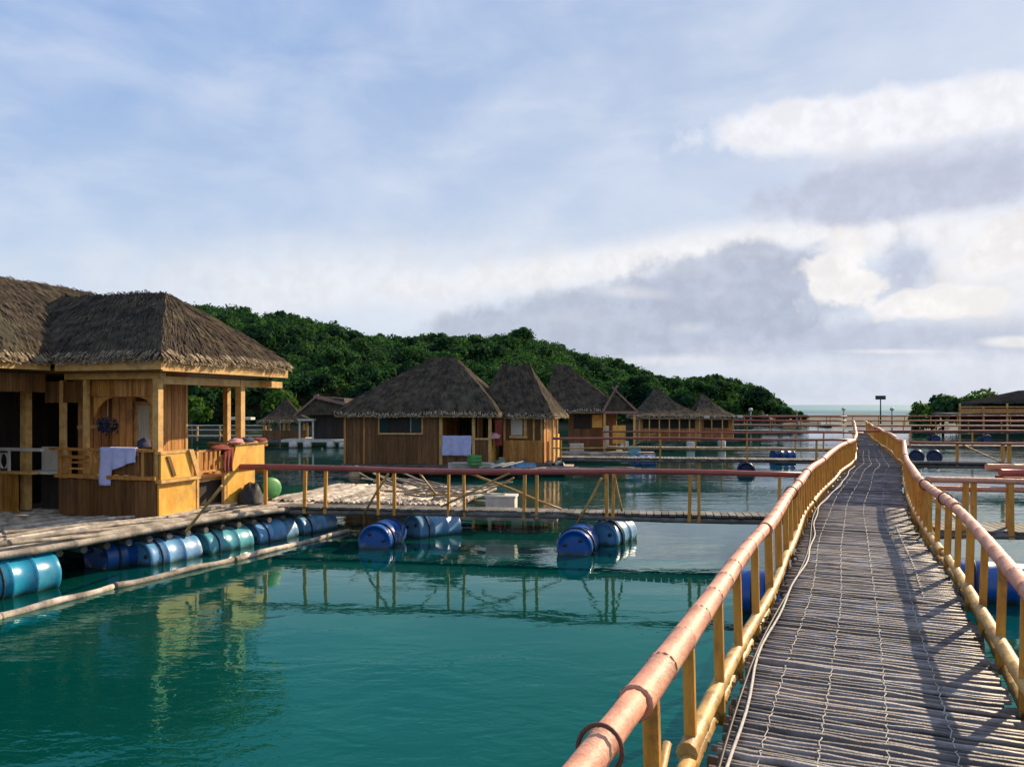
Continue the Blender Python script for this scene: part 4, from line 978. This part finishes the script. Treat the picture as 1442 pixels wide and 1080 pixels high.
# huts 5, 6
h5, W5 = hut('raft_hut', 900, 984, 620, .45, -6, 3.6, 1.25, 3.25, 'far low raft hut with pointed grey roof, left of the last hut', rpx=(921, 926), over=.5, c=1.5, dens=50, wallm='wall')
h6, W6 = hut('raft_hut', 986, 1031, 619, .45, -6, 3.6, 1.20, 2.95, 'last far raft hut at the right end of the row, pale ridge', rpx=(987, 992), over=.45, c=1.5, dens=50, wallm='wall')
for hh, ww in ((h5, W5), (h6, W6)):
    n = int(ww / .5)
    for i in range(n + 1): hbox(hh, 'post', 'beam', (i * ww / n - .03, i * ww / n + .03, -.35, -.29, 0, 1.2))
    hbox(hh, 'opening', 'dark', (.2, ww - .2, -.04, -.018, .65, 1.15)); hbox(hh, 'verandah_rail', 'red', (-.1, ww + .1, -.38, -.33, .45, .52)); hbox(hh, 'eave_gutter', 'white', (ww + .2, ww + .48, -.6, -.2, 1.2, 1.33))
pl = [(h5, -.8, -.9, 'white drum shaped float under the far huts, left of three', 1050), (h5, 2.6, -.9, 'white float under the far huts, middle of three', 0), (h6, 1.0, -.9, 'white float under the far huts, right of three', 0)]
for hh, x, y, lab, _ in pl:
    p = cw(hh, x, y, 0); fl = MB(); fl.lathe([(-.05, .18), (0, .22), (.45, .22), (.5, .18)], 14, 'Z'); o = fl.build('white_float', M['white'], loc=(p.x, p.y, -.05)); tag(o, lab, 'float', 'white floats under the far huts')
# conical kiosk and twin gabled hut, far left
kk = empty('kiosk', ((403 - 721) / F * 46, 46, .4), R(10), 'conical thatched kiosk on the far left shore', 'kiosk')
hip_roof('roof', -1.45, 1.45, -1.45, 1.45, 1.05, -.03, .03, 0, 0, 2.35, kk, c=1.5, dens=60, strip=.4, sw=.02)
for x in (-1.1, 0, 1.1):
    for y in (-1.1, 1.1): hbox(kk, 'post', 'beam', (x - .06, x + .06, y - .06, y + .06, 0, 1.0))
rb = MB(); boards(rb, -1.2, 1.2, -1.15, 0, .5, .15, .03); rb.build('balustrade', M['wallshade'], kk)
MB().span(-2.2, 2.0, -1.6, 1.5, -.15, -.005).build('floor', M['darkslat'], kk)
tw = empty('gabled_hut', ((428 - 721) / F * 44, 44, .45), R(-3), 'dark hut with peaked rusty roof and white floats, far left', 'hut')
g = MB(); g.add([(-.2, -.6, 1.35), (2.6, -.6, 1.35), (.9, -.5, 2.35), (2.4, -.5, 2.25), (-.2, 2.5, 1.35), (2.6, 2.5, 1.35), (.9, 2.4, 2.35), (2.4, 2.4, 2.25)],
                [(0, 1, 3, 2), (4, 6, 7, 5), (0, 2, 6, 4), (1, 5, 7, 3), (2, 3, 7, 6), (0, 4, 5, 1)]); g.build('roof', M['thatch'], tw)
g = MB(); g.beam((-.35, -.66, 1.3), (1.0, -.6, 2.45), .08, .1); g.beam((2.7, -.62, 1.9), (.75, -.6, 2.35), .1, .16); g.build('barge_board', M['tinroof'], tw)
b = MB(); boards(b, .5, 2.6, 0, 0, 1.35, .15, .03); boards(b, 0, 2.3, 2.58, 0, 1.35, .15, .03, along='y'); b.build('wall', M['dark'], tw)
hbox(tw, 'awning', 'white', (-.15, .75, -.7, -.2, 1.02, 1.12)); 
for x in (-.1, .65): hbox(tw, 'post', 'white', (x, x + .08, -.6, -.52, 0, 1.02))
hbox(tw, 'floor', 'white', (-1.0, 2.9, -.9, 2.4, -.14, -.005))
for i, px_ in enumerate((413, 433, 466, 483)):
    fl = MB(); fl.lathe([(-.02, .2), (0, .24), (.34, .24), (.36, .2)], 14, 'Z'); o = fl.build('white_float', M['white'], loc=((px_ - 721) / F * 43.2, 43.2, -.04))
    tag(o, ['white float', 'white float', 'white float', 'white float'][i] + ' under the far gabled hut, ' + ('leftmost', 'second from left', 'third from left', 'rightmost')[i], 'float', 'white floats under the far gabled hut')
jt = empty('jetty', ((250 - 721) / F * 47, 47, .5), R(0), 'long low jetty seen through the near porch', 'jetty')
MB().span(-3, 5.6, 0, 1.2, -.1, 0).build('deck', M['darkslat'], jt)
for z in (.35, .62): MB().pole((-3, 0, z), (5.6, 0, z), .04, 6, 1).build('handrail', M['white'], jt)
for i in range(7): hbox(jt, 'post', 'beam', (-2.9 + i * 1.35, -2.82 + i * 1.35, -.04, .04, -.3, .62))
hbox(jt, 'roof_panel', 'white', (2.9, 4.3, .2, 1.0, .95, 1.1))

# ------------------------------------------------------------------ pavilion on the right shore
pv = empty('shore_pavilion', ((1345 - 721) / F * 70, 70, .5), R(-4), 'long tan pavilion with low dark roof on the right shore', 'pavilion')
g = MB(); g.add([(2.6, -.3, 2.0), (16, -.3, 2.0), (16, 5, 2.0), (2.6, 5, 2.0), (6.6, 2.2, 3.15), (16, 2.2, 3.5)], [(0, 1, 5, 4), (1, 2, 5), (2, 3, 4, 5), (3, 0, 4), (0, 3, 2, 1)]); g.build('roof', M['mattroof'], pv)
hbox(pv, 'balcony', 'wall', (0, 16, -.8, -.6, 1.12, 1.5)); hbox(pv, 'top_rail', 'beam', (0, 16, -.85, -.65, 1.62, 1.70)); hbox(pv, 'floor_slab', 'darkslat', (0, 16, -.6, 5, .95, 1.1))
for i in range(9): hbox(pv, 'post', 'beam', (i * 2, i * 2 + .12, -.78, -.66, -.5, 1.62 if i % 2 else 1.98))
b = MB(); boards(b, 1, 16, 1.5, -.4, 1.98, .3, .05); b.build('wall', M['dark'], pv)  # near-black wall stands in for the shade below the balcony
# lamp posts
def lamp(x, ytop, Y, label, big=False):
    z = H + (HZ - ytop) * Y / F; r = empty('lamp_post', ((x - 721) / F * Y, Y, .1), 0, label, 'lamp post', 'lamp posts on the spit')
    MB().tube([(0, 0, 0), (0, 0, z - .1)], [.09, .06], 8).build('pole', M['metal' if not big else 'darkmetal'], r)
    if big: hbox(r, 'lamp_head', 'darkmetal', (-.5, .5, -.15, .15, z - .15, z + .28))
    else: MB().lathe([(z - .15, .06), (z - .05, .2), (z + .1, .22), (z + .22, .1)], 12, 'Z').build('lamp_head', M['white'], r)
lamp(1240, 562, 86, 'tallest lamp post, dark head, straight beyond the walkway end', True)
lamp(1188, 578, 86, 'thin pale lamp post left of the tall dark one'); lamp(1256, 578, 84, 'thin pale lamp post right of the tall dark one')
lamp(1057, 579, 80, 'pale lamp post standing before the end of the wooded hill'); lamp(1122, 581, 86, 'pale lamp post at the foot of the wooded point')


# floats and clutter along the rafts of the huts
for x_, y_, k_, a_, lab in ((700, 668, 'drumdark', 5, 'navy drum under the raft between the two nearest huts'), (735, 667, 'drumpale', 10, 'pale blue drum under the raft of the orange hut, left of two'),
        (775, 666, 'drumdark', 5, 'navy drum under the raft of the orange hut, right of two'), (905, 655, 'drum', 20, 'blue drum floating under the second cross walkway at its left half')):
    p = at(x_, y_ , 0.0); drum((p.x, p.y), a_, k_, lab, .10)
for i_, (x_, y_, z_, w_, m_, lab, nm, ct) in enumerate(((812, 636, .5, .5, 'white', 'white crate on the floor edge before the gabled hut', 'crate', 'crate'),
        (893, 640, .35, .4, 'drumteal', 'teal crate beside the gabled hut, near the water', 'crate', 'crate'),
        (668, 655, .42, .35, 'green', 'green crate at the foot of the porch of the brown raft hut', 'crate', 'crate'))):
    p = at(x_, y_, z_); c_ = empty(nm, p, R(10 * i_), lab, ct)
    b_ = MB()
    for sx_ in (-1, 1):
        for zz_ in (.06, .17, .28): b_.span(sx_ * w_ / 2 - .012, sx_ * w_ / 2 + .012, -.2, .2, zz_ - .04, zz_ + .04); b_.span(-w_ / 2, w_ / 2, sx_ * .2 - .012, sx_ * .2 + .012, zz_ - .041, zz_ + .041)
    b_.span(-w_ / 2 + .013, w_ / 2 - .013, -.185, .185, .0, .019); b_.build('slatted_box', M[m_], c_)
